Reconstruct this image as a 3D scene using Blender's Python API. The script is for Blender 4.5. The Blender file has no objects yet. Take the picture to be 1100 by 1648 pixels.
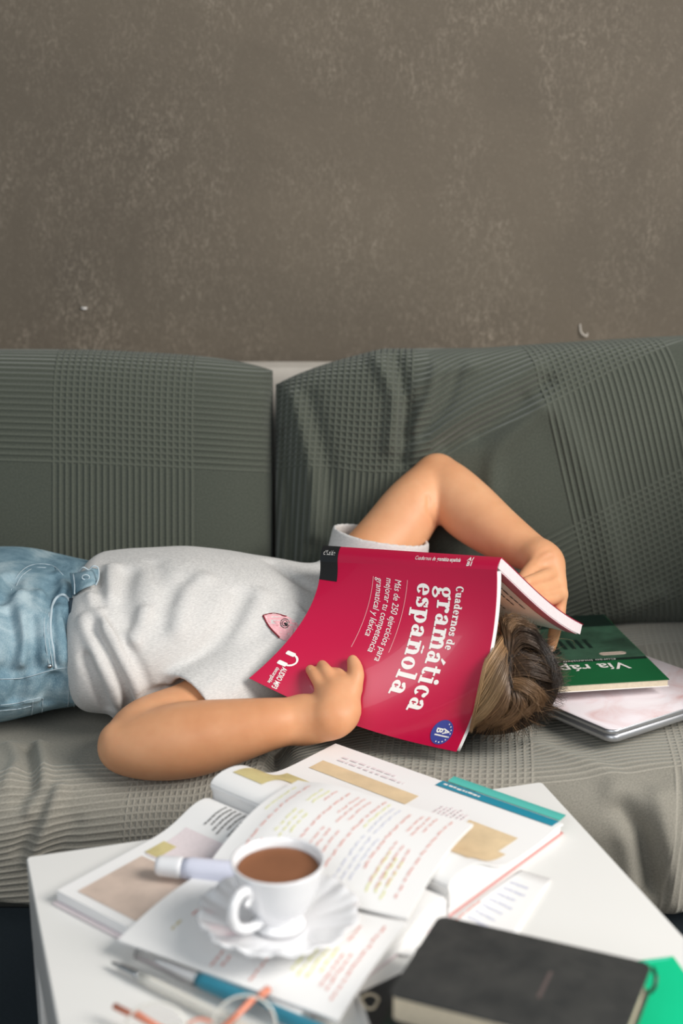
import bpy, math, random
import numpy as np
from mathutils import Vector, noise as mnoise
random.seed(7); rng = np.random.default_rng(7)
C = bpy.context.scene.collection
sc = bpy.context.scene

# ------------------------------------------------------------------ camera
FPX = 2400.0; PITCH = math.atan(739/FPX); CAMH = 1.2
cd = bpy.data.cameras.new('camera'); cam = bpy.data.objects.new('camera', cd); C.objects.link(cam)
cd.sensor_fit = 'VERTICAL'; cd.sensor_height = 36; cd.lens = FPX/1648*36
cam.location = (0, 0, CAMH); cam.rotation_euler = (math.pi/2-PITCH, 0, 0)
cd.clip_start = .05
cd.dof.use_dof = True; cd.dof.focus_distance = 1.74; cd.dof.aperture_fstop = 3.0
sc.camera = cam
# ------------------------------------------------------------------ world, lights, exposure
w = bpy.data.worlds.new('world'); sc.world = w; w.use_nodes = True
w.node_tree.nodes['Background'].inputs[0].default_value = (.80, .92, 1.0, 1)
w.node_tree.nodes['Background'].inputs[1].default_value = .26
def area(name, loc, target, sx, sy, power, col):
    l = bpy.data.lights.new(name, 'AREA'); l.shape = 'RECTANGLE'; l.size = sx; l.size_y = sy
    l.energy = power; l.color = col
    o = bpy.data.objects.new(name, l); C.objects.link(o); o.location = loc
    o.rotation_euler = (Vector(target)-Vector(loc)).to_track_quat('-Z', 'Y').to_euler()
    return o
area('window_light_right', (1.9, .35, 2.15), (0, 1.75, .55), 1.1, 1.3, 72, (1, .955, .90))
area('fill_light_front', (-.9, -1.3, 2.3), (0, 1.8, .7), 1.8, 1.4, 24, (.98, .99, 1))  # soft fill from the left front
sc.view_settings.view_transform = 'Standard'; sc.view_settings.look = 'None'
sc.view_settings.gamma = 1; sc.view_settings.use_curve_mapping = False
sc.view_settings.exposure = .26

# ------------------------------------------------------------------ pixel helpers (measuring the photograph)
Fv = np.array([0, math.cos(PITCH), -math.sin(PITCH)]); Uv = np.array([0, math.sin(PITCH), math.cos(PITCH)])
CAM = np.array([0, 0, CAMH])
def ray(x, y): return np.array([(x-550)/FPX, 0, 0]) + Fv - (y-824)/FPX*Uv
def Z(x, y, z): r = ray(x, y); return CAM + r*((z-CAMH)/r[2])
def D(x, y, Y): r = ray(x, y); return CAM + r*(Y/r[1])
def proj(P):
    P = np.asarray(P, float)-CAM; d = P@Fv
    return np.stack([550+FPX*P[..., 0]/d, 824-FPX*(P@Uv)/d], -1)
def nrm(v): v = np.asarray(v, float); return v/np.linalg.norm(v)

# ------------------------------------------------------------------ object helpers
def tag(o, label=None, cat=None, group=None, kind=None):
    if label: o['label'] = label
    if cat: o['category'] = cat
    if group: o['group'] = group
    if kind: o['kind'] = kind
    return o
def thing(name, label, cat, loc=(0, 0, 0), group=None):
    o = bpy.data.objects.new(name, None); C.objects.link(o); o.location = loc; o.empty_display_size = .05
    return tag(o, label, cat, group)
def mesh(name, V, Fc, m, parent=None, smooth=True, uv=None, col=None):
    """V world coordinates; links as one mesh object (kept in world place under its parent)."""
    V = np.asarray(V, np.float32)
    me = bpy.data.meshes.new(name)
    if isinstance(Fc, np.ndarray):
        n, k = Fc.shape
        me.vertices.add(len(V)); me.vertices.foreach_set('co', V.ravel())
        me.loops.add(n*k); me.loops.foreach_set('vertex_index', Fc.astype(np.int32).ravel())
        me.polygons.add(n); me.polygons.foreach_set('loop_start', np.arange(0, n*k, k, dtype=np.int32))
        me.update(calc_edges=True); me.validate()
    else:
        me.from_pydata(V.tolist(), [], [tuple(int(i) for i in f) for f in Fc]); me.update()
    if smooth: me.polygons.foreach_set('use_smooth', np.ones(len(me.polygons), bool))
    vi = np.empty(len(me.loops), np.int32); me.loops.foreach_get('vertex_index', vi)
    if uv is not None:
        l = me.uv_layers.new(name='UVMap'); l.data.foreach_set('uv', np.asarray(uv, np.float32)[vi].ravel())
    if col is not None:
        a = me.color_attributes.new('col', 'FLOAT_COLOR', 'POINT')
        c = np.ones((len(V), 4), np.float32); c[:, :3] = col; a.data.foreach_set('color', c.ravel())
    me.materials.append(m)
    o = bpy.data.objects.new(name, me); C.objects.link(o)
    if parent is not None:
        o.parent = parent
        p = parent; off = Vector((0, 0, 0))
        while p is not None: off += p.location; p = p.parent
        o.location = -off
    return o
def grid_faces(nu, nv, wrap_v=False):
    i, j = np.meshgrid(np.arange(nu-1), np.arange(nv if wrap_v else nv-1), indexing='ij')
    j2 = (j+1) % nv
    return np.stack([i*nv+j, (i+1)*nv+j, (i+1)*nv+j2, i*nv+j2], -1).reshape(-1, 4)
class MB:
    def __init__(s): s.V = []; s.F = []
    def add(s, V, F):
        b = len(s.V); s.V += [tuple(v) for v in np.asarray(V, float)]; s.F += [tuple(int(i)+b for i in f) for f in F]; return s
    def box(s, lo, hi, M=None, o=(0, 0, 0), bev=0):
        lo = np.array(lo, float); hi = np.array(hi, float)
        if bev:
            return s.prism(roundrect(lo[0], lo[1], hi[0], hi[1], bev), lo[2], hi[2], M, o, bev*.35)
        V = np.array([[x, y, z] for x in (lo[0], hi[0]) for y in (lo[1], hi[1]) for z in (lo[2], hi[2])])
        if M is not None: V = V@np.array(M)
        return s.add(V+np.array(o), [(0, 1, 3, 2), (4, 6, 7, 5), (0, 4, 5, 1), (2, 3, 7, 6), (0, 2, 6, 4), (1, 5, 7, 3)])
    def prism(s, poly, z0, z1, M=None, o=(0, 0, 0), ch=0):
        poly = np.array(poly, float); n = len(poly); c = poly.mean(0)
        rings = []
        if ch: 
            ins = c+(poly-c)*(1-ch/np.linalg.norm(poly-c, axis=1, keepdims=True))
            rings = [(ins, z0), (poly, z0+ch), (poly, z1-ch), (ins, z1)]
        else: rings = [(poly, z0), (poly, z1)]
        V = np.concatenate([np.column_stack([p, np.full(n, z)]) for p, z in rings])
        if M is not None: V = V@np.array(M)
        F = [tuple(range(n))[::-1], tuple(range((len(rings)-1)*n, len(rings)*n))]
        for r in range(len(rings)-1):
            for i in range(n): F.append((r*n+i, r*n+(i+1) % n, (r+1)*n+(i+1) % n, (r+1)*n+i))
        return s.add(V+np.array(o), F)
    def tube(s, pts, r, n=8, closed=False):
        P = np.array(pts, float); m = len(P); r = np.broadcast_to(r, m)
        T = np.gradient(P, axis=0) if not closed else np.roll(P, -1, 0)-np.roll(P, 1, 0)
        T /= np.linalg.norm(T, axis=1, keepdims=True)+1e-12
        up = np.array([0, 0, 1.]) if abs(T[0][2]) < .9 else np.array([1., 0, 0])
        nn = nrm(np.cross(T[0], up)); V = []
        for k in range(m):
            nn = nn-T[k]*(nn@T[k]); nn = nrm(nn); b = np.cross(T[k], nn)
            for a in range(n):
                t = 2*math.pi*a/n; V.append(P[k]+r[k]*(nn*math.cos(t)+b*math.sin(t)))
        F = []
        for k in range(m if closed else m-1):
            k2 = (k+1) % m
            for a in range(n): F.append((k*n+a, k*n+(a+1) % n, k2*n+(a+1) % n, k2*n+a))
        if not closed: F += [tuple(range(n))[::-1], tuple(range((m-1)*n, m*n))]
        return s.add(V, F)
    def lathe(s, prof, n=48, o=(0, 0, 0)):
        pr = np.array(prof, float); V = []
        for r, z in pr:
            for a in range(n): t = 2*math.pi*a/n; V.append((r*math.cos(t), r*math.sin(t), z))
        F = []
        for k in range(len(pr)-1):
            for a in range(n): F.append((k*n+a, k*n+(a+1) % n, (k+1)*n+(a+1) % n, (k+1)*n+a))
        return s.add(np.array(V)+np.array(o), F)
    def build(s, name, m, parent=None, smooth=False): return mesh(name, s.V, s.F, m, parent, smooth)
def roundrect(x0, y0, x1, y1, r, n=5):
    P = []
    for cx, cy, a0 in ((x1-r, y1-r, 0), (x0+r, y1-r, 90), (x0+r, y0+r, 180), (x1-r, y0+r, 270)):
        for k in range(n+1): a = math.radians(a0+90*k/n); P.append((cx+r*math.cos(a), cy+r*math.sin(a)))
    return P
def smooth_path(pts, n=30):
    P = np.array(pts, float); k = len(P)
    Q = np.vstack([2*P[0]-P[1], P, 2*P[-1]-P[-2]]); out = []
    for t in np.linspace(0, k-1-1e-9, n):
        i = int(t); f = t-i; a, b, c, d = Q[i], Q[i+1], Q[i+2], Q[i+3]
        out.append(.5*((2*b)+(c-a)*f+(2*a-5*b+4*c-d)*f*f+(3*b-a-3*c+d)*f**3))
    return np.array(out)

# ------------------------------------------------------------------ materials
class N:
    def __init__(s, name):
        s.m = bpy.data.materials.new(name); s.m.use_nodes = True; s.t = s.m.node_tree; s.b = s.t.nodes['Principled BSDF']
    def n(s, t, **k):
        o = s.t.nodes.new(t)
        for a, v in k.items(): setattr(o, a, v)
        return o
    def l(s, a, b): s.t.links.new(a, b)
    def math(s, op, a, b=None, c=None):
        o = s.n('ShaderNodeMath', operation=op)
        for i, v in enumerate((a, b, c)):
            if v is None: continue
            if isinstance(v, (int, float)): o.inputs[i].default_value = v
            else: s.l(v, o.inputs[i])
        return o.outputs[0]
    def noise(s, scale, detail=4, rough=.5, vec=None, dist=0):
        o = s.n('ShaderNodeTexNoise'); o.inputs['Scale'].default_value = scale; o.inputs['Detail'].default_value = detail
        o.inputs['Roughness'].default_value = rough; o.inputs['Distortion'].default_value = dist
        if vec is not None: s.l(vec, o.inputs['Vector'])
        return o.outputs['Fac']
    def ramp(s, fac, stops):
        o = s.n('ShaderNodeValToRGB'); s.l(fac, o.inputs[0]); e = o.color_ramp.elements
        while len(e) < len(stops): e.new(.5)
        for k, (p, c) in zip(e, stops): k.position = p; k.color = (*c, 1) if len(c) == 3 else c
        return o.outputs['Color']
    def mapped(s, scale, which='Generated', rot=(0, 0, 0)):
        tc = s.n('ShaderNodeTexCoord'); mp = s.n('ShaderNodeMapping'); mp.inputs['Scale'].default_value = scale
        mp.inputs['Rotation'].default_value = rot
        s.l(tc.outputs[which], mp.inputs[0]); return mp.outputs[0]
    def bump(s, h, strength, dist):
        o = s.n('ShaderNodeBump'); o.inputs['Strength'].default_value = strength; o.inputs['Distance'].default_value = dist
        s.l(h, o.inputs['Height']); s.l(o.outputs[0], s.b.inputs['Normal']); return o
def srgb(r, g, b): 
    f = lambda c: (c/255/12.92 if c/255 <= .04045 else ((c/255+.055)/1.055)**2.4)
    return (f(r), f(g), f(b))
def plain(name, col, rough=.5, metal=0, spec=.5, var=0, scale=40, coat=0, bump=0):
    k = N(name); b = k.b
    b.inputs['Base Color'].default_value = (*col, 1); b.inputs['Roughness'].default_value = rough
    b.inputs['Metallic'].default_value = metal; b.inputs['Specular IOR Level'].default_value = spec
    b.inputs['Coat Weight'].default_value = coat
    v = k.mapped((1, 1, 1), 'Object')
    nz = k.noise(scale, 4, .6, v)
    if var:
        c0 = tuple(c*(1-var) for c in col); c1 = tuple(min(1, c*(1+var)) for c in col)
        k.l(k.ramp(nz, [(.3, c0), (.7, c1)]), b.inputs['Base Color'])
    if bump: k.bump(nz, .4, bump)
    return k.m
M = {}
def mat_wall():
    k = N('painted plaster'); v = k.mapped((1, 1, 1), 'Object')
    big = k.noise(1.5, 4, .6, v, .4)
    base = k.ramp(big, [(.25, srgb(82, 74, 64)), (.75, srgb(110, 100, 86))])
    # chalky scuffs: fine speckle gated by broad clouds, dragged in diagonal strokes
    vs = k.mapped((1.0, 1, .45), 'Object', (0, .5, 0))
    gate = k.ramp(k.noise(5.0, 5, .62, vs, .8), [(.42, (0, 0, 0)), (.66, (1, 1, 1))])
    fine = k.ramp(k.noise(150, 6, .75, vs, 1.5), [(.50, (0, 0, 0)), (.72, (1, 1, 1))])
    mul = k.math('MULTIPLY', gate, fine)
    fine2 = k.ramp(k.noise(330, 3, .7, v), [(.60, (0, 0, 0)), (.75, (1, 1, 1))])
    m2 = k.math('MULTIPLY', fine2, .35)
    amt = k.math('MINIMUM', k.math('ADD', k.math('MULTIPLY', mul, .85), m2), 1.0)
    mx = k.n('ShaderNodeMix', data_type='RGBA'); k.l(amt, mx.inputs[0]); k.l(base, mx.inputs[6])
    mx.inputs[7].default_value = (*srgb(172, 160, 144), 1)
    k.l(mx.outputs[2], k.b.inputs['Base Color']); k.b.inputs['Roughness'].default_value = .75
    k.bump(k.noise(60, 8, .7, v), .5, .002); return k.m
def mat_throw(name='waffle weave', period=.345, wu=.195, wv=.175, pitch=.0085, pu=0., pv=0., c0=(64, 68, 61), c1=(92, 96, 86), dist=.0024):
    k = N(name); tc = k.n('ShaderNodeTexCoord'); sp = k.n('ShaderNodeSeparateXYZ'); k.l(tc.outputs['UV'], sp.inputs[0])
    u, v = sp.outputs[0], sp.outputs[1]
    def rib(x): # soft ridges
        s_ = k.math('SINE', k.math('MULTIPLY', x, 2*math.pi/pitch))
        return k.math('POWER', k.math('MULTIPLY_ADD', s_, .5, .5), 1.6)
    def mask(x, off, wd):
        f = k.math('FRACT', k.math('MULTIPLY_ADD', x, 1/period, off))
        return k.math('LESS_THAN', f, wd/period)
    a = k.math('MULTIPLY', rib(u), mask(u, pu, wu)); b = k.math('MULTIPLY', rib(v), mask(v, pv, wv))
    both = k.math('MAXIMUM', a, b)
    weave = k.noise(900, 2, .5, tc.outputs['UV'])
    h = k.math('ADD', k.math('MULTIPLY', both, 1.0), k.math('MULTIPLY', weave, .22))
    k.bump(h, 1.0, dist)
    fib = k.noise(420, 4, .7, tc.outputs['UV'])
    cf = k.math('ADD', k.math('MULTIPLY', both, .28), k.math('MULTIPLY', fib, .85))
    k.l(k.ramp(cf, [(.25, srgb(*c0)), (.80, srgb(*c1))]), k.b.inputs['Base Color'])
    k.b.inputs['Roughness'].default_value = .95; k.b.inputs['Specular IOR Level'].default_value = .15
    k.b.inputs['Sheen Weight'].default_value = .25; k.b.inputs['Sheen Roughness'].default_value = .5
    k.b.inputs['Sheen Tint'].default_value = (.75, .8, .75, 1)
    return k.m
def mat_skin():
    k = N('skin'); v = k.mapped((1, 1, 1), 'Object')
    n1 = k.noise(9, 4, .6, v)
    k.l(k.ramp(n1, [(.3, srgb(208, 146, 104)), (.7, srgb(230, 174, 132))]), k.b.inputs['Base Color'])
    k.b.inputs['Roughness'].default_value = .48; k.b.inputs['Subsurface Weight'].default_value = .22
    k.b.inputs['Subsurface Radius'].default_value = (.02, .007, .004); k.b.inputs['Subsurface Scale'].default_value = .4
    k.b.inputs['Specular IOR Level'].default_value = .35
    k.bump(k.noise(500, 5, .7, v), .25, .0004); return k.m
def mat_shirt():
    k = N('heather jersey'); v = k.mapped((60, 60, 420), 'Object', (.0, .25, 0))
    n1 = k.noise(4, 5, .7, v); v2 = k.mapped((1, 1, 1), 'Object')
    k.l(k.ramp(n1, [(.3, srgb(188, 186, 184)), (.7, srgb(224, 222, 219))]), k.b.inputs['Base Color'])
    k.b.inputs['Roughness'].default_value = .9; k.b.inputs['Sheen Weight'].default_value = .15
    k.b.inputs['Specular IOR Level'].default_value = .2
    k.bump(k.noise(1100, 3, .6, v2), .35, .0006); return k.m
def mat_denim():
    k = N('washed denim'); v = k.mapped((1, 1, 1), 'Object')
    n1 = k.noise(14, 6, .65, v, .5)
    vt = k.mapped((900, 900, 260), 'Object', (0, .6, 0)); n2 = k.noise(2, 3, .7, vt)
    f = k.math('ADD', k.math('MULTIPLY', n1, .7), k.math('MULTIPLY', n2, .35))
    k.l(k.ramp(f, [(.38, srgb(78, 106, 122)), (.5, srgb(118, 148, 162)), (.66, srgb(180, 199, 206))]), k.b.inputs['Base Color'])
    k.b.inputs['Roughness'].default_value = .9; k.b.inputs['Specular IOR Level'].default_value = .2
    k.bump(n2, .5, .0006); return k.m
def mat_vcol(name, rough=.5, spec=.4, aniso=0):
    k = N(name); a = k.n('ShaderNodeAttribute', attribute_name='col'); k.l(a.outputs['Color'], k.b.inputs['Base Color'])
    k.b.inputs['Roughness'].default_value = rough; k.b.inputs['Specular IOR Level'].default_value = spec
    return k.m
def mat_marble():
    k = N('pink marble film'); v = k.mapped((1, 1, 1), 'Object')
    n1 = k.noise(14, 7, .6, v, 1.2)
    k.l(k.ramp(n1, [(.30, srgb(214, 176, 174)), (.42, srgb(228, 208, 210)), (.55, srgb(236, 226, 230)), (.8, srgb(242, 236, 240))]), k.b.inputs['Base Color'])
    k.b.inputs['Roughness'].default_value = .38; return k.m
def mat_glass(name, col=(1, 1, 1), rough=.05, ior=1.35):
    k = N(name); k.b.inputs['Transmission Weight'].default_value = 1; k.b.inputs['Base Color'].default_value = (*col, 1)
    k.b.inputs['Roughness'].default_value = rough; k.b.inputs['IOR'].default_value = ior; return k.m
def mat_leather():
    k = N('black leatherette'); v = k.mapped((1, 1, 1), 'Object')
    k.l(k.ramp(k.noise(30, 6, .65, v), [(.3, srgb(40, 42, 42)), (.7, srgb(62, 62, 60))]), k.b.inputs['Base Color'])
    k.b.inputs['Roughness'].default_value = .62; k.bump(k.noise(600, 4, .6, v), .4, .0005); return k.m
M['wall'] = mat_wall()
M['throw'] = mat_throw()
M['throwL'] = mat_throw('waffle weave left cushion', pu=.0, pv=.0)
M['throwR'] = mat_throw('waffle weave right cushion', pu=.0, pv=.0)
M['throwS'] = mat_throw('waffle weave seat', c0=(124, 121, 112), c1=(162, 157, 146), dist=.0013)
M['skin'] = mat_skin(); M['shirt'] = mat_shirt(); M['denim'] = mat_denim()
M['hair'] = mat_vcol('hair', .42, .55); M['cap'] = mat_vcol('hair roots', .8, .2)
M['white'] = plain('white lacquer', srgb(232, 231, 228), .28, spec=.4, var=.015, scale=3)
M['rail'] = plain('white painted wood', srgb(205, 198, 188), .5, var=.04)
M['paper'] = plain('page paper', srgb(238, 237, 236), .75, spec=.25, var=.01, scale=6)
M['paper_edge'] = plain('page edges', srgb(228, 216, 218), .8, spec=.2, var=.05, scale=300)
M['cream'] = plain('cream page edges', srgb(214, 200, 176), .8, spec=.2, var=.07, scale=300)
M['crimson'] = plain('crimson cover print', srgb(190, 4, 62), .30, spec=.55, coat=.25, var=.02, scale=5)
M['black'] = plain('black ink', srgb(28, 30, 32), .35)
M['ink'] = plain('white ink', srgb(240, 236, 232), .5)
M['pinkink'] = plain('pale pink ink', srgb(240, 170, 175), .5)
M['blue'] = plain('blue badge ink', srgb(62, 72, 150), .4)
M['rose'] = plain('rose page header', srgb(196, 110, 125), .7)
M['greyink'] = plain('grey text ink', srgb(120, 118, 118), .8)
M['darkink'] = plain('dark text ink', srgb(60, 58, 60), .8)
M['redink'] = plain('red handwriting', srgb(220, 162, 152), .8)
M['yellowink'] = plain('yellow highlighter ink', srgb(220, 220, 148), .8)
M['blueink'] = plain('lilac handwriting', srgb(202, 204, 220), .8)
M['tan'] = plain('tan picture print', srgb(222, 198, 160), .7, var=.12, scale=30)
M['tan2'] = plain('pink tan picture print', srgb(206, 186, 172), .7, var=.15, scale=25)
M['olive'] = plain('olive picture print', srgb(204, 190, 136), .7, var=.18, scale=25)
M['teal'] = plain('teal print', srgb(30, 140, 165), .5)
M['mint'] = plain('mint print', srgb(88, 190, 178), .5)
M['redcover'] = plain('pale red cover edge', srgb(212, 150, 146), .6)
M['china'] = plain('white glazed china', srgb(240, 240, 242), .12, spec=.6, coat=.4)
M['coffee'] = plain('milky coffee', srgb(138, 92, 66), .12, spec=.5, var=.1, scale=20)
M['leather'] = mat_leather(); M['marble'] = mat_marble()
M['alu'] = plain('anodised aluminium', srgb(190, 192, 196), .35, metal=.8, var=.02)
M['steel'] = plain('chrome', srgb(205, 205, 205), .15, metal=1)
M['barrel'] = plain('pen barrel', srgb(226, 223, 214), .25, metal=.1)
M['tealpen'] = plain('teal plastic', srgb(50, 128, 150), .3, spec=.5)
M['clear'] = mat_glass('clear plastic'); M['lens'] = mat_glass('lens glass', rough=0, ior=1.08)
M['coral'] = plain('coral acetate', srgb(226, 140, 112), .35)
M['lilac'] = plain('lilac label', srgb(220, 222, 238), .5)
M['frost'] = plain('frosted white plastic', srgb(234, 234, 236), .4)
M['emerald'] = plain('green plastic folder', srgb(0, 196, 140), .35, var=.03, scale=5)
M['vgreen'] = plain('dark green cover print', srgb(6, 96, 52), .35, coat=.2, var=.08, scale=12)
M['vphoto'] = plain('green photo print', srgb(52, 84, 66), .35, var=.55, scale=22)
M['vdark'] = plain('blackish green print', srgb(12, 34, 28), .35, var=.2)
M['thread'] = plain('pale denim thread', srgb(176, 192, 200), .9)
M['denim_dark'] = plain('dark inner denim', srgb(46, 62, 74), .9, var=.2, scale=200)
M['patch'] = plain('pink shirt patch', srgb(236, 178, 184), .9, var=.04, scale=400)
M['maroon'] = plain('maroon embroidery', srgb(120, 24, 36), .8)
M['floor'] = plain('dark floor boards', srgb(60, 48, 40), .5, var=.25, scale=12)
M['fabric_dark'] = plain('grey sofa upholstery', srgb(74, 76, 72), .95, var=.1, scale=300)
M['skirt'] = plain('shade-darkened skirt cloth', srgb(30, 40, 46), .95, var=.1, scale=300)  # shade beneath the seat edge is put into this cloth colour
M['nail'] = plain('nail polish free nail', srgb(240, 200, 180), .3)

# ------------------------------------------------------------------ structure
tag(MB().box((-3.2, 2.28, 0), (3.2, 2.4, 2.7)).build('wall_back', M['wall']), kind='structure')
tag(MB().box((-3.2, -2.4, -.06), (3.2, 2.28, 0)).build('floor', M['floor']), kind='structure')
def strip3(name, pts, wdt, thick, m, parent): return MB().tube(pts, wdt, 6).build(name, m, parent, True)
q = D(136, 496, 2.279); tag(MB().tube([q+(-.004, -.001, .001), q+(0, -.002, -.0005), q+(.004, -.001, .0005)], .0016, 6).build('wall_chip', M['ink'], smooth=True), 'tiny white chip on the bare dark wall at left', 'wall chip')
q = D(940, 530, 2.279); tag(MB().tube(smooth_path([q+(-.006, 0, .008), q+(-.004, -.003, -.004), q+(.004, -.004, -.010), q+(.006, 0, -.006)], 12), .0011, 6).build('wall_hook', M['rail'], smooth=True), 'tiny pale hook on the dark wall above the right cushion', 'hook')

# ------------------------------------------------------------------ sofa
sofa = thing('sofa', 'low sofa with pale back rail, hidden beneath grey-green waffle throws', 'sofa', (0, 1.9, 0))
MB().box((-1.5, 2.205, .06), (.84, 2.25, .748)).build('back_rail', M['rail'], sofa)
MB().box((-1.5, 1.53, .06), (.65, 2.20, .255), bev=.02).build('base_frame', M['fabric_dark'], sofa)
MB().box((-1.5, 1.50, .262), (.65, 2.19, .392), bev=.04).build('seat_cushion', M['fabric_dark'], sofa, True)
MB().box((.668, 1.46, .06), (.84, 2.2, .84), bev=.04).build('unseen_armrest', M['fabric_dark'], sofa, True)  # out of view, added and made tall to shade the right seat corner
for sx in (-1.45, .78):
    for sy in (1.56, 2.14): MB().prism(roundrect(sx-.025, sy-.025, sx+.025, sy+.025, .008), 0, .06).build('leg', M['rail'], sofa)
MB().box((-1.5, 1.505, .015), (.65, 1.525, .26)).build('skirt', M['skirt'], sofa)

# seat throw: heightfield along an arc-length profile
SEATZ = .43
def seat_profile(s):
    """s=0 at the back (y=2.12) growing to the front, round over the edge and down"""
    R = .065; y0 = 2.12; yf = 1.475; flat = y0-(yf+R)
    if s < flat: return y0-s, SEATZ, 0, 1
    a = (s-flat)/R
    if a < math.pi/2: return yf+R-R*math.sin(a), SEATZ-R+R*math.cos(a), -math.sin(a), math.cos(a)
    d = s-flat-R*math.pi/2
    return yf+.10*d, SEATZ-R-d, -1, 0
def build_seat():
    L = .58+.065*1.571+.085; nu, nv = 460, 180
    xs = np.linspace(-1.5, .662, nu); ss = np.linspace(0, L, nv)
    pr = np.array([seat_profile(s) for s in ss])
    V = np.zeros((nu, nv, 3)); UVc = np.zeros((nu, nv, 2))
    X, S = np.meshgrid(xs, ss, indexing='ij')
    h = np.zeros_like(X)
    def nz(sx, sy, amp, off=0):
        nonlocal h
        n_ = np.array([[mnoise.noise((x*sx+off, s*sy, off)) for s in ss[::4]] for x in xs[::4]])
        # bilinear upsample
        xi = np.clip(np.arange(nu)/4, 0, n_.shape[0]-1.001); si = np.clip(np.arange(nv)/4, 0, n_.shape[1]-1.001)
        a = xi.astype(int)[:, None]; b = si.astype(int)[None]; fa = (xi-xi.astype(int))[:, None]; fb = (si-si.astype(int))[None]
        h += amp*((n_[a, b]*(1-fa)+n_[a+1, b]*fa)*(1-fb)+(n_[a, b+1]*(1-fa)+n_[a+1, b+1]*fa)*fb)
    nz(3, 4, .006, 3.1); nz(9, 7, .003, 8.2)
    def s_of(px, py):   # photo pixel -> (x, s) on the undisturbed profile
        best = None
        for k in range(0, nv):
            y, z, ny, nzv = pr[k]; P = D(px, py, y); e = abs(P[2]-z)
            if k and (best is None or e < best[0]) and ss[k] > .02: best = (e, P[0], ss[k])
        return best[1], best[2]
    def fold(pts, amp, wd):
        nonlocal h
        Q = np.array([s_of(*p) for p in pts]); Q = smooth_path(Q, 16) if len(Q) > 2 else Q
        dm = np.full(X.shape, 9.)
        for a, b in zip(Q[:-1], Q[1:]):
            ab = b-a; t = np.clip(((X-a[0])*ab[0]+(S-a[1])*ab[1])/(ab@ab), 0, 1)
            dm = np.minimum(dm, np.hypot(X-a[0]-t*ab[0], S-a[1]-t*ab[1]))
        h += amp*np.exp(-(dm/wd)**2)
    fold([(1000, 1300), (1035, 1350), (1052, 1420)], -.016, .013); fold([(1060, 1290), (1075, 1360), (1085, 1440)], .014, .014)
    fold([(985, 1280), (1010, 1350), (1020, 1420)], .007, .012)
    fold([(860, 1190), (960, 1230), (1030, 1290)], .006, .016); fold([(900, 1190), (1000, 1240), (1060, 1260)], -.004, .014)
    fold([(62, 1190), (70, 1260), (50, 1310)], .008, .008); fold([(45, 1195), (50, 1250), (30, 1290)], -.007, .009)
    fold([(95, 1270), (75, 1320), (50, 1380)], .009, .009); fold([(70, 1275), (58, 1320), (35, 1370)], -.007, .010)
    fold([(15, 1190), (28, 1220), (10, 1260)], .006, .008)
    fold([(447, 1195), (446, 1225), (445, 1260)], -.020, .012)
    fold([(120, 1330), (85, 1390)], -.004, .01)
    # soft dents under body, head, elbow
    for cx, cy, rx, ry, a in ((-.45, 1.72, .5, .14, -.012), (.16, 1.62, .12, .1, -.012), (-.23, 1.52, .06, .04, -.008)):
        h += a*np.exp(-((X-cx)/rx)**2-((2.12-S-cy)/ry)**2)
    h += .012*np.exp(-((S-.06)/.08)**2)
    V[..., 0] = X; V[..., 1] = pr[None, :, 0]+pr[None, :, 2]*h; V[..., 2] = pr[None, :, 1]+pr[None, :, 3]*h
    V[..., 2] += .012*np.sin(X*11+1)*np.clip((S-L+.06)/.06, 0, 1)
    # pattern coordinates run slightly askew
    lf_ = np.clip((X+.18)/.28, 0, 1); lf_ = lf_*lf_*(3-2*lf_); xx = X+.10*(S-.5)
    UVc[..., 0] = np.where(xx < .036, np.where(xx < -.229, -.345+(xx+.229)*.7, (xx-.036)*1.30), xx-.036); UVc[..., 1] = -S+.765-.165*lf_+.02*np.sin(X*9)
    top = V.reshape(-1, 3); n = len(top); bot = top.copy()
    nrmv = np.stack([np.zeros((nu, nv)), np.broadcast_to(pr[None, :, 2], (nu, nv)), np.broadcast_to(pr[None, :, 3], (nu, nv))], -1).reshape(-1, 3)
    bot = bot-nrmv*.004
    F = grid_faces(nu, nv)[:, ::-1]
    FB = grid_faces(nu, nv)+n
    e = np.array([(i*nv+nv-1, i*nv+nv-1+n, (i+1)*nv+nv-1+n, (i+1)*nv+nv-1) for i in range(nu-1)])
    uv = np.vstack([UVc.reshape(-1, 2)]*2)
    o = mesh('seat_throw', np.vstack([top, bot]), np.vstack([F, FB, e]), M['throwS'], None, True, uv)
    tag(o, 'grey-green waffle throw spread over the sofa seat under the person', 'throw')
build_seat()

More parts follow.
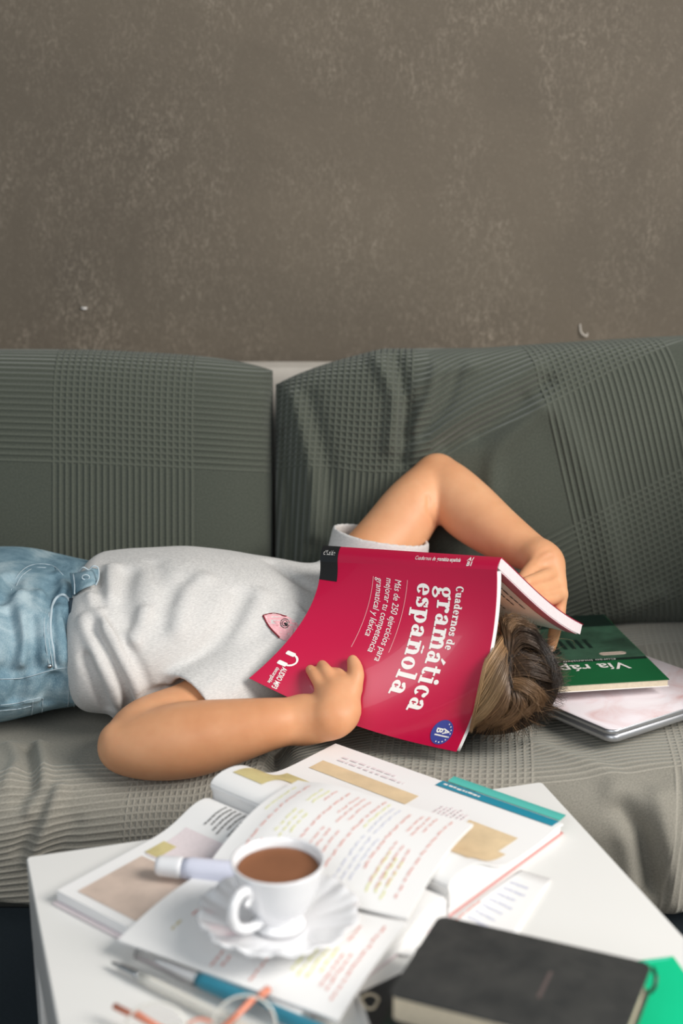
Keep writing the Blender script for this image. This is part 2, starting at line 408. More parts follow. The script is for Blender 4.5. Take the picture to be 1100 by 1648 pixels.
def cushion(name, label, x0, x1, mat, uvfun, disp, ztop, hang):
    """covered back cushion: superellipse section swept along x, corners pinched"""
    nu, nv = 260, 300; us = np.linspace(-1, 1, nu); th = np.linspace(0, 2*math.pi, nv, endpoint=False)
    us = np.sign(us)*(1-(1-np.abs(us))**1.6)*.9995
    V = np.zeros((nu, nv, 3)); UVc = np.zeros((nu, nv, 2)); cx = (x0+x1)/2; W = (x1-x0)/2
    ct, st = np.cos(th), np.sin(th); e = .62
    sy = np.sign(ct)*np.abs(ct)**e; sz = np.sign(st)*np.abs(st)**(e)
    for i, u in enumerate(us):
        T = .088*(1-abs(u)**10)**.5+.002; Hh = .19*(1-.10*abs(u)**7)
        yc = -sy*T-.014*np.cos(u*math.pi/2)*(ct > 0)*ct ; zc = sz*Hh
        tilt = .26
        y = 2.045+yc*math.cos(tilt)+zc*math.sin(tilt); z = .605+zc*math.cos(tilt)-yc*math.sin(tilt)
        x = cx+u*W
        z = z+(ztop(x)-.79)*np.clip((z-.45)/.34, 0, 1.1)
        V[i, :, 0] = x; V[i, :, 1] = y; V[i, :, 2] = z
        d = np.hypot(np.diff(zc, append=zc[:1]), np.diff(yc, append=yc[:1])); s = np.concatenate([[0], np.cumsum(d)[:-1]])
        UVc[i, :, 0] = x; UVc[i, :, 1] = np.where(th > math.pi*1.5, s-s[-1]-d[-1], s)
    V, UVc = disp(V, UVc)
    Pn = V.reshape(-1, 3); F = grid_faces(nu, nv, True)
    caps = [tuple(range(nv)), tuple(range((nu-1)*nv, nu*nv))[::-1]]
    o = mesh(name, Pn, F, mat, None, True, uvfun(V, UVc).reshape(-1, 2))
    bm_caps = None
    return tag(o, label, 'cushion', 'covered back cushions')
def gauss_line(V, pts, amp, wd):
    """push the front of a cushion along -y along a line traced in the photo"""
    pj = proj(V.reshape(-1, 3)).reshape(V.shape[0], V.shape[1], 2)
    Q = smooth_path(pts, 20) if len(pts) > 2 else np.array(pts, float); dm = np.full(pj.shape[:2], 1e4)
    for a, b in zip(Q[:-1], Q[1:]):
        ab = b-a; t = np.clip(((pj[..., 0]-a[0])*ab[0]+(pj[..., 1]-a[1])*ab[1])/(ab@ab), 0, 1)
        dm = np.minimum(dm, np.hypot(pj[..., 0]-a[0]-t*ab[0], pj[..., 1]-a[1]-t*ab[1]))
    g = amp*np.exp(-(dm/wd)**2)
    front = (V[..., 1] < 2.16)
    V[..., 1] -= g*front; V[..., 2] += .3*g*front
def dispL(V, U):
    n = np.array([mnoise.noise((p[0]*4, p[2]*4, 1.7)) for p in V.reshape(-1, 3)[::1]]).reshape(V.shape[:2])
    V[..., 1] -= .008*n*(V[..., 1] < 2.1)
    gauss_line(V, [(425, 640), (432, 760), (428, 880)], .006, 14)
    return V, U
def dispR(V, U):
    n = np.array([mnoise.noise((p[0]*4+5, p[2]*4, 4.7)) for p in V.reshape(-1, 3)]).reshape(V.shape[:2])
    V[..., 1] -= .012*n*(V[..., 1] < 2.1)
    for pts, a, wd in (([(640, 580), (655, 660), (650, 740)], -.012, 12), ([(605, 575), (632, 640), (628, 720)], .010, 12),
                       ([(860, 590), (760, 660), (660, 730)], .010, 16), ([(880, 615), (800, 680), (720, 720)], -.009, 14),
                       ([(870, 660), (800, 730), (790, 800)], .010, 16), ([(840, 640), (770, 700)], -.006, 12),
                       ([(700, 590), (690, 640), (665, 690)], .007, 9), ([(740, 590), (720, 650), (680, 700)], -.006, 9),
                       ([(470, 640), (500, 760), (505, 860)], .010, 14), ([(455, 700), (468, 800), (470, 900)], -.012, 11),
                       ([(500, 640), (530, 760), (535, 850)], -.006, 14), ([(760, 590), (700, 605), (650, 640)], .006, 10),
                       ([(890, 650), (960, 800), (1000, 960)], .006, 22), ([(840, 980), (950, 1005), (1060, 960)], .010, 16)):
        gauss_line(V, pts, a, wd)
    return V, U
def uvL(V, U):
    o = U.copy(); x, q_ = U[..., 0], U[..., 1]
    o[..., 0] = x+.394-.10*np.clip(q_-.10, 0, 1)*(x+.3); o[..., 1] = q_-.030+.03*(x+.3)
    return o
def uvR(V, U):
    x, q_ = U[..., 0], U[..., 1]; o = U.copy()
    a = np.clip((x-.08)/.2, 0, 1); a = a*a*(3-2*a)
    o[..., 0] = x+.096+.25*a*(q_-.2)-.06*(1-a)*(q_-.1)
    o[..., 1] = q_-.030-.46*np.clip(x-.12, 0, 2)+.012*np.sin(22*x)*(1-a)
    return o
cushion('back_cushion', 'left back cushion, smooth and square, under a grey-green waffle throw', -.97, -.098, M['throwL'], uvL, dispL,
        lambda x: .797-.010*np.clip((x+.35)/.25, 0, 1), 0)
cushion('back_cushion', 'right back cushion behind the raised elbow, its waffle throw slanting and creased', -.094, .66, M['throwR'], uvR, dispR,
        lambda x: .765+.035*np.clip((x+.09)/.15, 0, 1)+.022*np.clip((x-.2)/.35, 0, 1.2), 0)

# ------------------------------------------------------------------ signed-distance modelling for the figure and clothes
class Field:
    def __init__(s, lo, hi, h):
        s.lo = np.array(lo, np.float32); s.h = h; s.n = np.ceil((np.array(hi)-s.lo)/h).astype(int)+1
        s.F = np.full(tuple(s.n), 1, np.float32)
        s.ax = [(s.lo[i]+h*np.arange(s.n[i])).astype(np.float32) for i in range(3)]
    def win(s, lo, hi):
        a = np.clip(((np.array(lo)-s.lo)/s.h).astype(int), 0, s.n-1); b = np.clip(((np.array(hi)-s.lo)/s.h).astype(int)+2, 1, s.n)
        sl = tuple(slice(x, y) for x, y in zip(a, b))
        return sl, s.ax[0][sl[0]][:, None, None], s.ax[1][sl[1]][None, :, None], s.ax[2][sl[2]][None, None, :]
    def put(s, sl, d, k, op='u'):
        f = s.F[sl]
        if op == 'u':
            if k > 0:
                hh = np.clip(.5+.5*(f-d)/k, 0, 1); s.F[sl] = f*(1-hh)+d*hh-k*hh*(1-hh)
            else: s.F[sl] = np.minimum(f, d)
        elif op == 's':
            hh = np.clip(.5-.5*(f+d)/max(k, 1e-5), 0, 1); s.F[sl] = f*(1-hh)-d*hh+k*hh*(1-hh)
    def cone(s, a, b, ra, rb, k=.01, op='u', flat=1.):
        a = np.array(a, np.float32); b = np.array(b, np.float32); m = max(ra, rb)+k+2*s.h
        sl, X, Y, Zz = s.win(np.minimum(a, b)-m, np.maximum(a, b)+m)
        ab = b-a; L = max(float(ab@ab), 1e-9)
        t = np.clip(((X-a[0])*ab[0]+(Y-a[1])*ab[1]+(Zz-a[2])*ab[2])/L, 0, 1)
        d = np.sqrt((X-a[0]-t*ab[0])**2+(Y-a[1]-t*ab[1])**2+(Zz-a[2]-t*ab[2])**2)-(ra+(rb-ra)*t)
        s.put(sl, d, k, op); return s
    def chain(s, pts, rs, k=.01, flatten=None):
        """one tapering limb along a smooth path, joined to what is there by a single blend"""
        n = max(8, 7*len(pts)); A = np.column_stack([np.array(pts, float), rs]); P = smooth_path(A, n).astype(np.float32)
        m = P[:, 3].max()+k+2*s.h; sl, X, Y, Zz = s.win(P[:, :3].min(0)-m, P[:, :3].max(0)+m); d = None
        for a, b in zip(P[:-1], P[1:]):
            ab = b-a; L = max(float(ab[:3]@ab[:3]), 1e-10)
            t = np.clip(((X-a[0])*ab[0]+(Y-a[1])*ab[1]+(Zz-a[2])*ab[2])/L, 0, 1)
            e = np.sqrt((X-a[0]-t*ab[0])**2+(Y-a[1]-t*ab[1])**2+(Zz-a[2]-t*ab[2])**2)-(a[3]+ab[3]*t)
            d = e if d is None else np.minimum(d, e)
        s.put(sl, d, k); return s
    def sleeve(s, a, b, ra, rb, th, k):
        """hollow cloth tube open at b"""
        a = np.array(a, np.float32); b = np.array(b, np.float32); ax_ = nrm(b-a); L = float(np.linalg.norm(b-a)); m = max(ra, rb)+k+.01
        sl, X, Y, Zz = s.win(np.minimum(a, b)-m, np.maximum(a, b)+m)
        p = (X-a[0])*ax_[0]+(Y-a[1])*ax_[1]+(Zz-a[2])*ax_[2]
        rad = np.sqrt(np.maximum((X-a[0])**2+(Y-a[1])**2+(Zz-a[2])**2-p*p, 0)); R_ = ra+(rb-ra)*np.clip(p/L, 0, 1.2)
        d = np.maximum(np.maximum(rad-R_, p-L), -p-.02); d = np.maximum(d, -np.maximum(rad-R_+th, .010-p))
        s.put(sl, d.astype(np.float32), k); return s
    def ell(s, c, r, R=np.eye(3), k=.01, op='u'):
        c = np.array(c, np.float32); m = max(r)+k+2*s.h
        sl, X, Y, Zz = s.win(c-m, c+m); X = X-c[0]; Y = Y-c[1]; Zz = Zz-c[2]; q0 = 0; q1 = 0
        for i in range(3):
            p = X*R[i][0]+Y*R[i][1]+Zz*R[i][2]; q0 = q0+(p/r[i])**2; q1 = q1+(p/r[i]**2)**2
        q0 = np.sqrt(q0); d = q0*(q0-1)/np.sqrt(q1+1e-9)
        s.put(sl, d.astype(np.float32), k, op); return s
    def loft(s, xs, cy, cz, a, b, k=.01, e=2.3, op='u', flat=None):
        xs = np.array(xs); m = .03
        lo = (xs[0]-m, min(np.array(cy)-np.array(a))-m, min(np.array(cz)-np.array(b))-m)
        hi = (xs[-1]+m, max(np.array(cy)+np.array(a))+m, max(np.array(cz)+np.array(b))+m)
        sl, X, Y, Zz = s.win(lo, hi); x1 = X[:, 0, 0]
        P = smooth_path(np.column_stack([xs, cy, cz, a, b]), 80); o = np.argsort(P[:, 0]); P = P[o]
        g = lambda i: np.interp(x1, P[:, 0], P[:, i])[:, None, None].astype(np.float32)
        A, B = g(3), g(4)
        u = np.abs(Y-g(1))/A; v = np.abs(Zz-g(2))/B
        r = (u**e+v**e+1e-9)**(1/e); d = (r-1)*np.minimum(A, B)*(.5+.5*np.minimum(1, 1))
        end = np.maximum(xs[0]-X, X-xs[-1])
        rr = .03; d = np.maximum(d, end) if k == 0 else np.where((d > -rr) & (end > -rr), np.sqrt(np.maximum(d+rr, 0)**2+np.maximum(end+rr, 0)**2)-rr, np.maximum(d, end))
        s.put(sl, d.astype(np.float32), k, op); return s
    def ridge(s, pts, amp, wd, sm=True):
        """raise (amp>0) or sink (amp<0) the surface along a 3-D path"""
        P = smooth_path(pts, 14) if (sm and len(pts) > 2) else np.array(pts, float); m = wd*2.4
        sl, X, Y, Zz = s.win(P.min(0)-m, P.max(0)+m); dm = None
        for a, b in zip(P[:-1], P[1:]):
            ab = b-a; t = np.clip(((X-a[0])*ab[0]+(Y-a[1])*ab[1]+(Zz-a[2])*ab[2])/max(ab@ab, 1e-9), 0, 1)
            d = (X-a[0]-t*ab[0])**2+(Y-a[1]-t*ab[1])**2+(Zz-a[2]-t*ab[2])**2
            dm = d if dm is None else np.minimum(dm, d)
        s.F[sl] -= (amp*np.exp(-dm/wd**2)).astype(np.float32); return s
    def hit(s, px, py, y0=1.4, y1=2.1):
        r = ray(px, py); ts = np.arange(y0/r[1], y1/r[1], .001); P = CAM+r*ts[:, None]
        I = np.round((P-s.lo)/s.h).astype(int); ok = ((I >= 0) & (I < s.n)).all(1); I = np.clip(I, 0, s.n-1)
        f = np.where(ok, s.F[I[:, 0], I[:, 1], I[:, 2]], 1); k = np.argmax(f < 0)
        return P[k] if f[k] < 0 else None
    def line(s, pix): return [p for p in (s.hit(*q) for q in pix) if p is not None]
    def fold(s, pix, amp, wd):
        P = s.line(pix)
        if len(P) >= 2: s.ridge(P, amp, wd)
        return s
    def mesh(s, smooth=1):
        F = s.F; sg = F < 0; n = s.n
        c = np.zeros(tuple(n-1), np.uint8)
        for a in (0, 1):
            for b in (0, 1):
                for d in (0, 1): c += sg[a:n[0]-1+a, b:n[1]-1+b, d:n[2]-1+d]
        act = (c > 0) & (c < 8); I = np.argwhere(act)
        idx = np.full(act.shape, -1, np.int32); idx[act] = np.arange(len(I))
        acc = np.zeros((len(I), 3)); cnt = np.zeros(len(I))
        co = [(a, b, d) for a in (0, 1) for b in (0, 1) for d in (0, 1)]
        val = {q_: F[I[:, 0]+q_[0], I[:, 1]+q_[1], I[:, 2]+q_[2]] for q_ in co}
        for p in co:
            for ax in range(3):
                if p[ax] == 0:
                    q_ = list(p); q_[ax] = 1; q_ = tuple(q_); fa, fb = val[p], val[q_]; mk = (fa < 0) != (fb < 0)
                    t = np.where(mk, fa/np.where(mk, fa-fb, 1), 0)
                    for j in range(3): acc[:, j] += np.where(mk, p[j]+(t if j == ax else 0), 0)
                    cnt += mk
        V = (I+acc/cnt[:, None])*s.h+s.lo
        Fs = []
        for ax in range(3):
            a1, a2 = [(1, 2), (2, 0), (0, 1)][ax]
            sA = [slice(None)]*3; sB = [slice(None)]*3; sA[ax] = slice(0, -1); sB[ax] = slice(1, None)
            A, B = sg[tuple(sA)], sg[tuple(sB)]; E = np.argwhere(A != B)
            ok = (E[:, a1] > 0) & (E[:, a2] > 0) & (E[:, a1] < n[a1]-1) & (E[:, a2] < n[a2]-1); E = E[ok]
            inside = A[E[:, 0], E[:, 1], E[:, 2]]
            def cell(o1, o2):
                q_ = E.copy(); q_[:, a1] -= o1; q_[:, a2] -= o2; return idx[q_[:, 0], q_[:, 1], q_[:, 2]]
            Q = np.stack([cell(1, 1), cell(0, 1), cell(0, 0), cell(1, 0)], -1)
            Q[~inside] = Q[~inside][:, ::-1]; Fs.append(Q)
        Q = np.concatenate(Fs); Q = Q[(Q >= 0).all(1)]
        for _ in range(smooth):
            S_ = np.zeros_like(V); K = np.zeros(len(V))
            for i in range(4):
                a, b = Q[:, i], Q[:, (i+1) % 4]
                for j in range(3): S_[:, j] += np.bincount(a, V[b, j], len(V))+np.bincount(b, V[a, j], len(V))
                K += np.bincount(a, minlength=len(V))+np.bincount(b, minlength=len(V))
            V = .5*V+.5*S_/K[:, None]
        return V, Q

# ------------------------------------------------------------------ the crimson book: surfaces first (the hand rests on it)
H0 = D(516, 904, 1.700); H1 = D(800, 917, 1.570)
K0 = D(521, 878, 1.718); K1 = D(808, 897, 1.588)
C0 = D(402, 1092, 1.570); C1 = D(735, 1210, 1.537)
B0 = np.array([.075, 1.885, .520]); B1 = D(940, 1005, 1.700)
def lerp(a, b, t): return a+(b-a)*t
def cov(u, v, off=0.):
    u = np.asarray(u, float)[..., None]; v = np.asarray(v, float)[..., None]
    def P(u, v):
        p = lerp(lerp(H0, H1, u), lerp(C0, C1, u), v)
        bx = 4*v*(1-v)*np.array([.022, -.012, .006])*(1-.45*u)
        by = np.array([0, -.012, -.006])*np.sin(np.clip((u-.0)*math.pi, 0, math.pi))*v
        lift = np.array([-.0, -.008, .004])*np.exp(-((u-.0)/.25)**2)*v**3
        return p+bx+by+lift
    p = P(u, v)
    if np.any(off):
        e = 1e-3; n = np.cross(P(u+e, v)-P(u-e, v), P(u, v+e)-P(u, v-e)); n /= np.linalg.norm(n, axis=-1, keepdims=True)
        n = np.where((n[..., 1:2] > 0), -n, n); p = p+n*np.asarray(off)[..., None] if np.ndim(off) else p+n*off
    return p
_gu, _gv = np.meshgrid(np.linspace(0, 1, 200), np.linspace(0, 1, 200), indexing='ij'); _gp = cov(_gu, _gv); _gj = proj(_gp)
def uv_at(px, py):
    d = (_gj[..., 0]-px)**2+(_gj[..., 1]-py)**2; i = np.unravel_index(np.argmin(d), d.shape); return _gu[i], _gv[i]
def cover_pt(px, py, toward=0.):
    u, v = uv_at(px, py); P = cov(u, v); r = nrm(ray(px, py)); t = np.linalg.norm(P-CAM)-toward; return CAM+r*t
def slab(fun, nu, nv, t, name, m, parent, top=0.):
    """thin curved solid between fun(u,v,top) and fun(u,v,top-t)"""
    u, v = np.meshgrid(np.linspace(0, 1, nu), np.linspace(0, 1, nv), indexing='ij')
    A = fun(u, v, top).reshape(-1, 3); B = fun(u, v, top-t).reshape(-1, 3); n = len(A)
    F = [tuple(f) for f in grid_faces(nu, nv)]+[tuple(f[::-1]+n) for f in grid_faces(nu, nv)]
    ring = [i*nv for i in range(nu)]+[(nu-1)*nv+j for j in range(1, nv)]+[i*nv+nv-1 for i in range(nu-2, -1, -1)]+[j for j in range(nv-2, 0, -1)]
    for a, b in zip(ring, ring[1:]+ring[:1]): F.append((a, a+n, b+n, b))
    return mesh(name, np.vstack([A, B]), F, m, parent, True)
def edge_split(o, ang=40):
    md = o.modifiers.new('es', 'EDGE_SPLIT'); md.split_angle = math.radians(ang); return o

# ------------------------------------------------------------------ person: skin
person = thing('person', 'person in grey t-shirt and pale jeans lying on the sofa, book over the face', 'person', (-.2, 1.70, .44))
sk = Field((-.50, 1.43, .40), (.36, 2.02, .80), .0022)
# torso inside the shirt
sk.loft([-.47, -.34, -.2, -.08, .0, .05], [1.72, 1.72, 1.725, 1.75, 1.755, 1.74], [.512, .512, .510, .503, .498, .495],
        [.125, .110, .095, .075, .06, .045], [.060, .055, .050, .042, .036, .030], k=.015)
# head, chin towards the feet, face to the ceiling, turned a little
HC = np.array([.158, 1.626, .506]); hc = nrm([.86, -.50, .04]); hs = nrm(np.cross([0, 0, 1], hc)); hf = np.cross(hc, hs)
HR = np.array([hc, hs, hf])
def hp(a, b, c): return HC+hc*a+hs*b+hf*c
sk.ell(hp(.010, 0, -.004), (.084, .067, .062), HR, k=.02)
sk.ell(hp(-.045, 0, .012), (.062, .054, .052), HR, k=.03)
sk.cone(hp(-.088, 0, .028), hp(-.075, 0, .02), .018, .03, k=.02)      # chin
sk.cone(hp(-.012, 0, .062), hp(-.040, 0, .078), .007, .012, k=.010)   # nose
for sgn in (-1, 1):
    sk.ell(hp(-.010, sgn*.030, .060), (.011, .015, .010), HR, k=.006)  # closed eyes
    sk.ell(hp(.006, sgn*.028, .062), (.006, .022, .008), HR, k=.008)   # brows
    sk.ell(hp(-.015, sgn*.068, -.005), (.030, .008, .018), HR, k=.004) # ears
sk.cone(hp(-.062, -.018, .058), hp(-.062, .018, .058), .006, .006, k=.005)
sk.cone(hp(-.069, -.015, .056), hp(-.069, .015, .056), .006, .006, k=.005)
sk.cone(hp(-.05, 0, -.02), (.015, 1.715, .500), .046, .050, k=.03)    # neck
# far arm: raised over the head
def lerp3(a, b, t): return a+(b-a)*t
shR = np.array([.005, 1.825, .548]); elR = D(700, 784, 1.935); wrR = D(872, 900, 1.775)
sk.chain([shR, D(622, 872, 1.875), D(664, 818, 1.905), D(698, 778, 1.935), D(708, 762, 1.942)], [.036, .0430, .0410, .034, .0250], k=.012)
sk.chain([D(706, 764, 1.940), D(722, 784, 1.925), D(752, 818, 1.895), D(800, 856, 1.845), D(845, 884, 1.805), wrR], [.0250, .0350, .0405, .0345, .0265, .0225], k=.006)
sk.chain([D(690, 762, 1.945), D(700, 758, 1.945)], [.016, .02], k=.012)
sk.fold([(690, 800), (691, 825), (699, 845)], -.003, .003)
# right hand: fingers on the far cover, forefinger reaching below it
pal = D(884, 925, 1.757)
sk.chain([wrR, D(884, 908, 1.765), D(888, 930, 1.753)], [.0225, .0205, .0175], k=.010)
sk.chain([D(870, 900, 1.79), D(884, 902, 1.785)], [.012, .012], k=.010)
mc = [D(893, 922, 1.750), D(899, 940, 1.744), D(903, 956, 1.738), D(899, 968, 1.735)]
for p in mc: sk.chain([pal, p], [.015, .0092], k=.007)
for p, q1, q2, r_ in ((mc[0], D(872, 930, 1.722), D(848, 938, 1.695), .0094), (mc[1], D(878, 948, 1.718), D(855, 953, 1.692), .0092), (mc[2], D(888, 964, 1.712), D(868, 966, 1.692), .0088)):
    sk.chain([p, q1, q2], [r_, r_*.93, r_*.82], k=.0022)
sk.chain([mc[3], D(900, 985, 1.728), D(895, 1008, 1.722), D(891, 1027, 1.722), D(888, 1043, 1.720)], [.0095, .0088, .0080, .0073, .0056], k=.004)
sk.chain([D(872, 905, 1.76), D(850, 925, 1.735), D(835, 945, 1.715)], [.014, .010, .008], k=.006)   # thumb, behind the book
# near arm folded back along the side
shL = np.array([-.065, 1.668, .512]); cuL = D(310, 1146, 1.572); elL = D(205, 1196, 1.528); wrL = D(492, 1158, 1.530)
sk.chain([lerp3(shL, cuL, .2), lerp3(shL, cuL, .7), cuL, D(235, 1172, 1.545), D(200, 1198, 1.53)], [.034, .037, .0365, .034, .027], k=.012)
sk.chain([D(184, 1206, 1.520), D(205, 1203, 1.522), D(250, 1198, 1.520), D(305, 1190, 1.517), D(370, 1178, 1.515), D(435, 1165, 1.518), wrL], [.0180, .0310, .0400, .0425, .0365, .0290, .0245], k=.006)
sk.chain([D(183, 1186, 1.52), D(196, 1196, 1.52)], [.0115, .018], k=.012)
# left hand
kn = {'i': (567, 1108), 'm': (553, 1101), 'r': (538, 1101), 'p': (521, 1108)}
hb = cover_pt(530, 1152, .034)
sk.chain([wrL, D(518, 1160, 1.525), cover_pt(545, 1160, .034), cover_pt(560, 1142, .030)], [.0245, .0225, .0180, .0140], k=.012)
sk.chain([wrL, hb, cover_pt(537, 1125, .028)], [.0240, .0190, .0150], k=.012)
Kk = {}
for f_, off in (('i', .020), ('m', .022), ('r', .021), ('p', .018)):
    Kk[f_] = cover_pt(*kn[f_], off); sk.chain([hb, Kk[f_]], [.0150, .0095], k=.008)
sk.chain([cover_pt(556, 1150, .030), Kk['i']], [.015, .0098], k=.008)
sk.chain([Kk['i'], cover_pt(573, 1088, .0175), cover_pt(571, 1073, .0125), cover_pt(568, 1063, .0085)], [.0106, .0097, .0087, .0067], k=.0035)
sk.chain([Kk['m'], cover_pt(546, 1087, .014), cover_pt(538, 1083, .007)], [.0090, .0080, .0066], k=.0035)
sk.chain([Kk['r'], cover_pt(526, 1082, .0175), cover_pt(519, 1071, .0085)], [.0092, .0080, .0064], k=.0035)
sk.chain([Kk['p'], cover_pt(509, 1090, .0155), cover_pt(500, 1078, .0085)], [.0086, .0074, .0060], k=.0035)
thb = cover_pt(562, 1152, .018); sk.chain([hb, thb, cover_pt(572, 1140, -.012), cover_pt(580, 1120, -.014)], [.015, .010, .009, .007], k=.006)
K = Kk
# knuckle creases and wrist tendons
sk.fold([(861, 905), (868, 892), (884, 884)], -.0016, .003)
sk.fold([(868, 911), (874, 900), (888, 894)], -.0014, .0026)
for a in ('i', 'm', 'r', 'p'): sk.ridge([K[a]-(0, .008, 0), K[a]-(0, .008, -.001)], .0018, .006, False)
V, Q = sk.mesh(2)
body = mesh('body', V, Q, M['skin'], person)
# finger nails
def nail(c, fwd, up, L=.0085, W=.0058):
    fwd = nrm(fwd); up = nrm(np.asarray(up)-fwd*(np.asarray(up)@fwd)); sd = np.cross(fwd, up); V = []; nu, nv = 7, 7
    for i in range(nu):
        for j in range(nv):
            a, b = -1+2*i/(nu-1), -1+2*j/(nv-1); s = math.sqrt(max(0, 1-.75*a*a*(a > 0)))
            V.append(c+fwd*a*L/2+sd*b*s*W/2+up*(.0009-.0011*b*b))
    mesh('fingernail', V, grid_faces(nu, nv), M['nail'], body)
def upcam(p): return nrm(CAM-np.asarray(p))
for px, py, off, tx, ty in ((568, 1066, .0168, -1, -12), (520, 1072, .0178, -6, -9), (502, 1080, .0172, -7, -9)):
    c = cover_pt(px, py, off); nail(c, cover_pt(px+tx, py+ty, off-.006)-c, upcam(c)+np.array([0, 0, .6]))
c = D(888, 1044, 1.7125); nail(c, D(886, 1056, 1.7135)-c, upcam(c), .009, .0062)

# ------------------------------------------------------------------ shirt
sh = Field((-.36, 1.49, .41), (.12, 1.95, .69), .0024)
sh.loft([-.330, -.31, -.26, -.19, -.10, -.02, .04], [1.728, 1.728, 1.725, 1.730, 1.750, 1.762, 1.765], [.516, .516, .518, .519, .512, .503, .495],
        [.135, .146, .150, .142, .128, .115, .085], [.078, .085, .089, .090, .079, .066, .048], k=.001, e=2.2)
sh.chain([(-.05, 1.71, .505), shL], [.045, .044], k=.03)
# folds traced on the cloth
for pix, a, wd in (([(137, 1000), (160, 1055), (185, 1110), (192, 1150)], .007, .0075), ([(150, 1010), (175, 1060), (200, 1110), (206, 1140)], -.008, .006),
                   ([(160, 990), (190, 1045), (215, 1090), (228, 1120)], .008, .0085), ([(172, 985), (200, 1035), (225, 1080), (240, 1118)], -.008, .0055),
                   ([(140, 1060), (155, 1100), (175, 1140)], -.006, .006), ([(150, 960), (165, 1000), (190, 1030)], .005, .008),
                   ([(158, 920), (160, 960), (155, 1000)], -.006, .008), ([(205, 920), (198, 960), (205, 1000)], -.005, .012), ([(180, 915), (178, 960)], .005, .010),
                   ([(232, 985), (222, 1010), (216, 1030)], .004, .008), ([(300, 935), (270, 960), (262, 1000)], -.003, .013),
                   ([(330, 930), (300, 950), (285, 1010)], .003, .012),
                   ([(390, 960), (370, 1000), (330, 1060), (300, 1095)], -.004, .014), ([(420, 960), (395, 1010), (370, 1060)], .003, .012),
                   ([(240, 1118), (262, 1112), (292, 1098)], -.006, .006), 
                   ([(440, 905), (470, 925), (500, 945)], -.003, .010), ([(230, 1120), (232, 1145), (215, 1158)], -.006, .006), ([(250, 905), (262, 940), (275, 965)], -.002, .012),
                   ([(420, 1030), (400, 1060), (380, 1085)], -.004, .008), ([(360, 1100), (385, 1108), (420, 1125)], .003, .007),
                   ([(600, 872), (640, 868), (686, 872)], -.0015, .003)):
    sh.fold(pix, a*1.95, wd)
sh.sleeve(shL, cuL, .0475, .0485, .0048, .014)
eR = D(614, 860, 1.860); dR = nrm([.16, .14, .96])
sh.sleeve(eR-dR*.085, eR, .070, .0640, .0048, .02)
sh.chain([(-.03, 1.80, .52), (.03, 1.83, .53)], [.045, .055], k=.02)
for pix, a_, wd in (([(345, 1092), (330, 1108), (318, 1130)], .0015, .004), ([(400, 1092), (380, 1110), (372, 1130)], .002, .006)): sh.fold(pix, a_, wd)
V, Q = sh.mesh(2)
nz = np.array([mnoise.noise((x*22, y*22, z*22)) for x, y, z in V])
V = V+np.column_stack([nz*0, -nz*.0010, nz*.0012])
shirt = mesh('shirt', V, Q, M['shirt'], person)
def surf_strip(field, pix, wd, name, m, parent, lift=.0008, n=24, thick=None):
    P = field.line(smooth_path(pix, n));
    if len(P) < 3: return None
    P = np.array(P); P[1:-1] = (P[:-2]+P[1:-1]*2+P[2:])/4; P += np.array([upcam(p) for p in P])*lift
    return MB().tube(P, wd, 6).build(name, m, parent, True)
def surf_patch(field, poly, name, m, parent, lift=.0008, n=16):
    """filled outline traced in the photo and laid on the cloth"""
    poly = np.array(poly, float); c = poly.mean(0); V = []; k = len(poly)
    for i in range(n+1):
        for p in poly:
            q_ = c+(p-c)*(i/n); h_ = field.hit(*q_); V.append(h_ if h_ is not None else (V[-1] if V else np.zeros(3)))
    V = np.array(V); V += np.array([upcam(p) for p in V])*lift
    return mesh(name, V, grid_faces(n+1, k, True), m, parent, True)
# pink pointed patch with a ringed dot
pt = smooth_path([(422, 990), (440, 986.5), (458, 990), (476, 1000), (480, 1010), (470, 1030), (452, 1028), (437, 1012), (427, 1000)], 40)
surf_patch(sh, pt, 'patch', M['patch'], shirt, .0020)
surf_strip(sh, [(424, 991), (433, 1008), (450, 1026)], .0011, 'embroidery', M['maroon'], shirt, .0022)
surf_strip(sh, [(424, 990), (441, 987), (462, 992)], .0007, 'embroidery', M['maroon'], shirt, .0022)
for r_ in (7, 4.2):
    surf_strip(sh, [(459+r_*math.cos(a), 1003+r_*math.sin(a)*1.1) for a in np.linspace(.4, 6.2, 9)], .0004, 'embroidery', M['black'], shirt, .0024)
surf_strip(sh, [(458, 1003), (460.5, 1004.5), (463, 1006)], .0016, 'embroidery', M['black'], shirt, .0016)

# ------------------------------------------------------------------ jeans
jn = Field((-.62, 1.52, .41), (-.26, 1.93, .66), .0024)
jn.loft([-.75, -.62, -.50, -.42, -.36, -.325, -.285], [1.70, 1.71, 1.72, 1.72, 1.725, 1.728, 1.728], [.50, .505, .512, .515, .515, .513, .512],
        [.140, .148, .152, .150, .142, .134, .128], [.062, .072, .086, .088, .082, .077, .072], k=.001, e=2.3)
jn.cone((-.66, 1.655, .50), (-.42, 1.655, .515), .072, .066, k=.04); jn.cone((-.66, 1.79, .51), (-.42, 1.79, .52), .072, .064, k=.04)
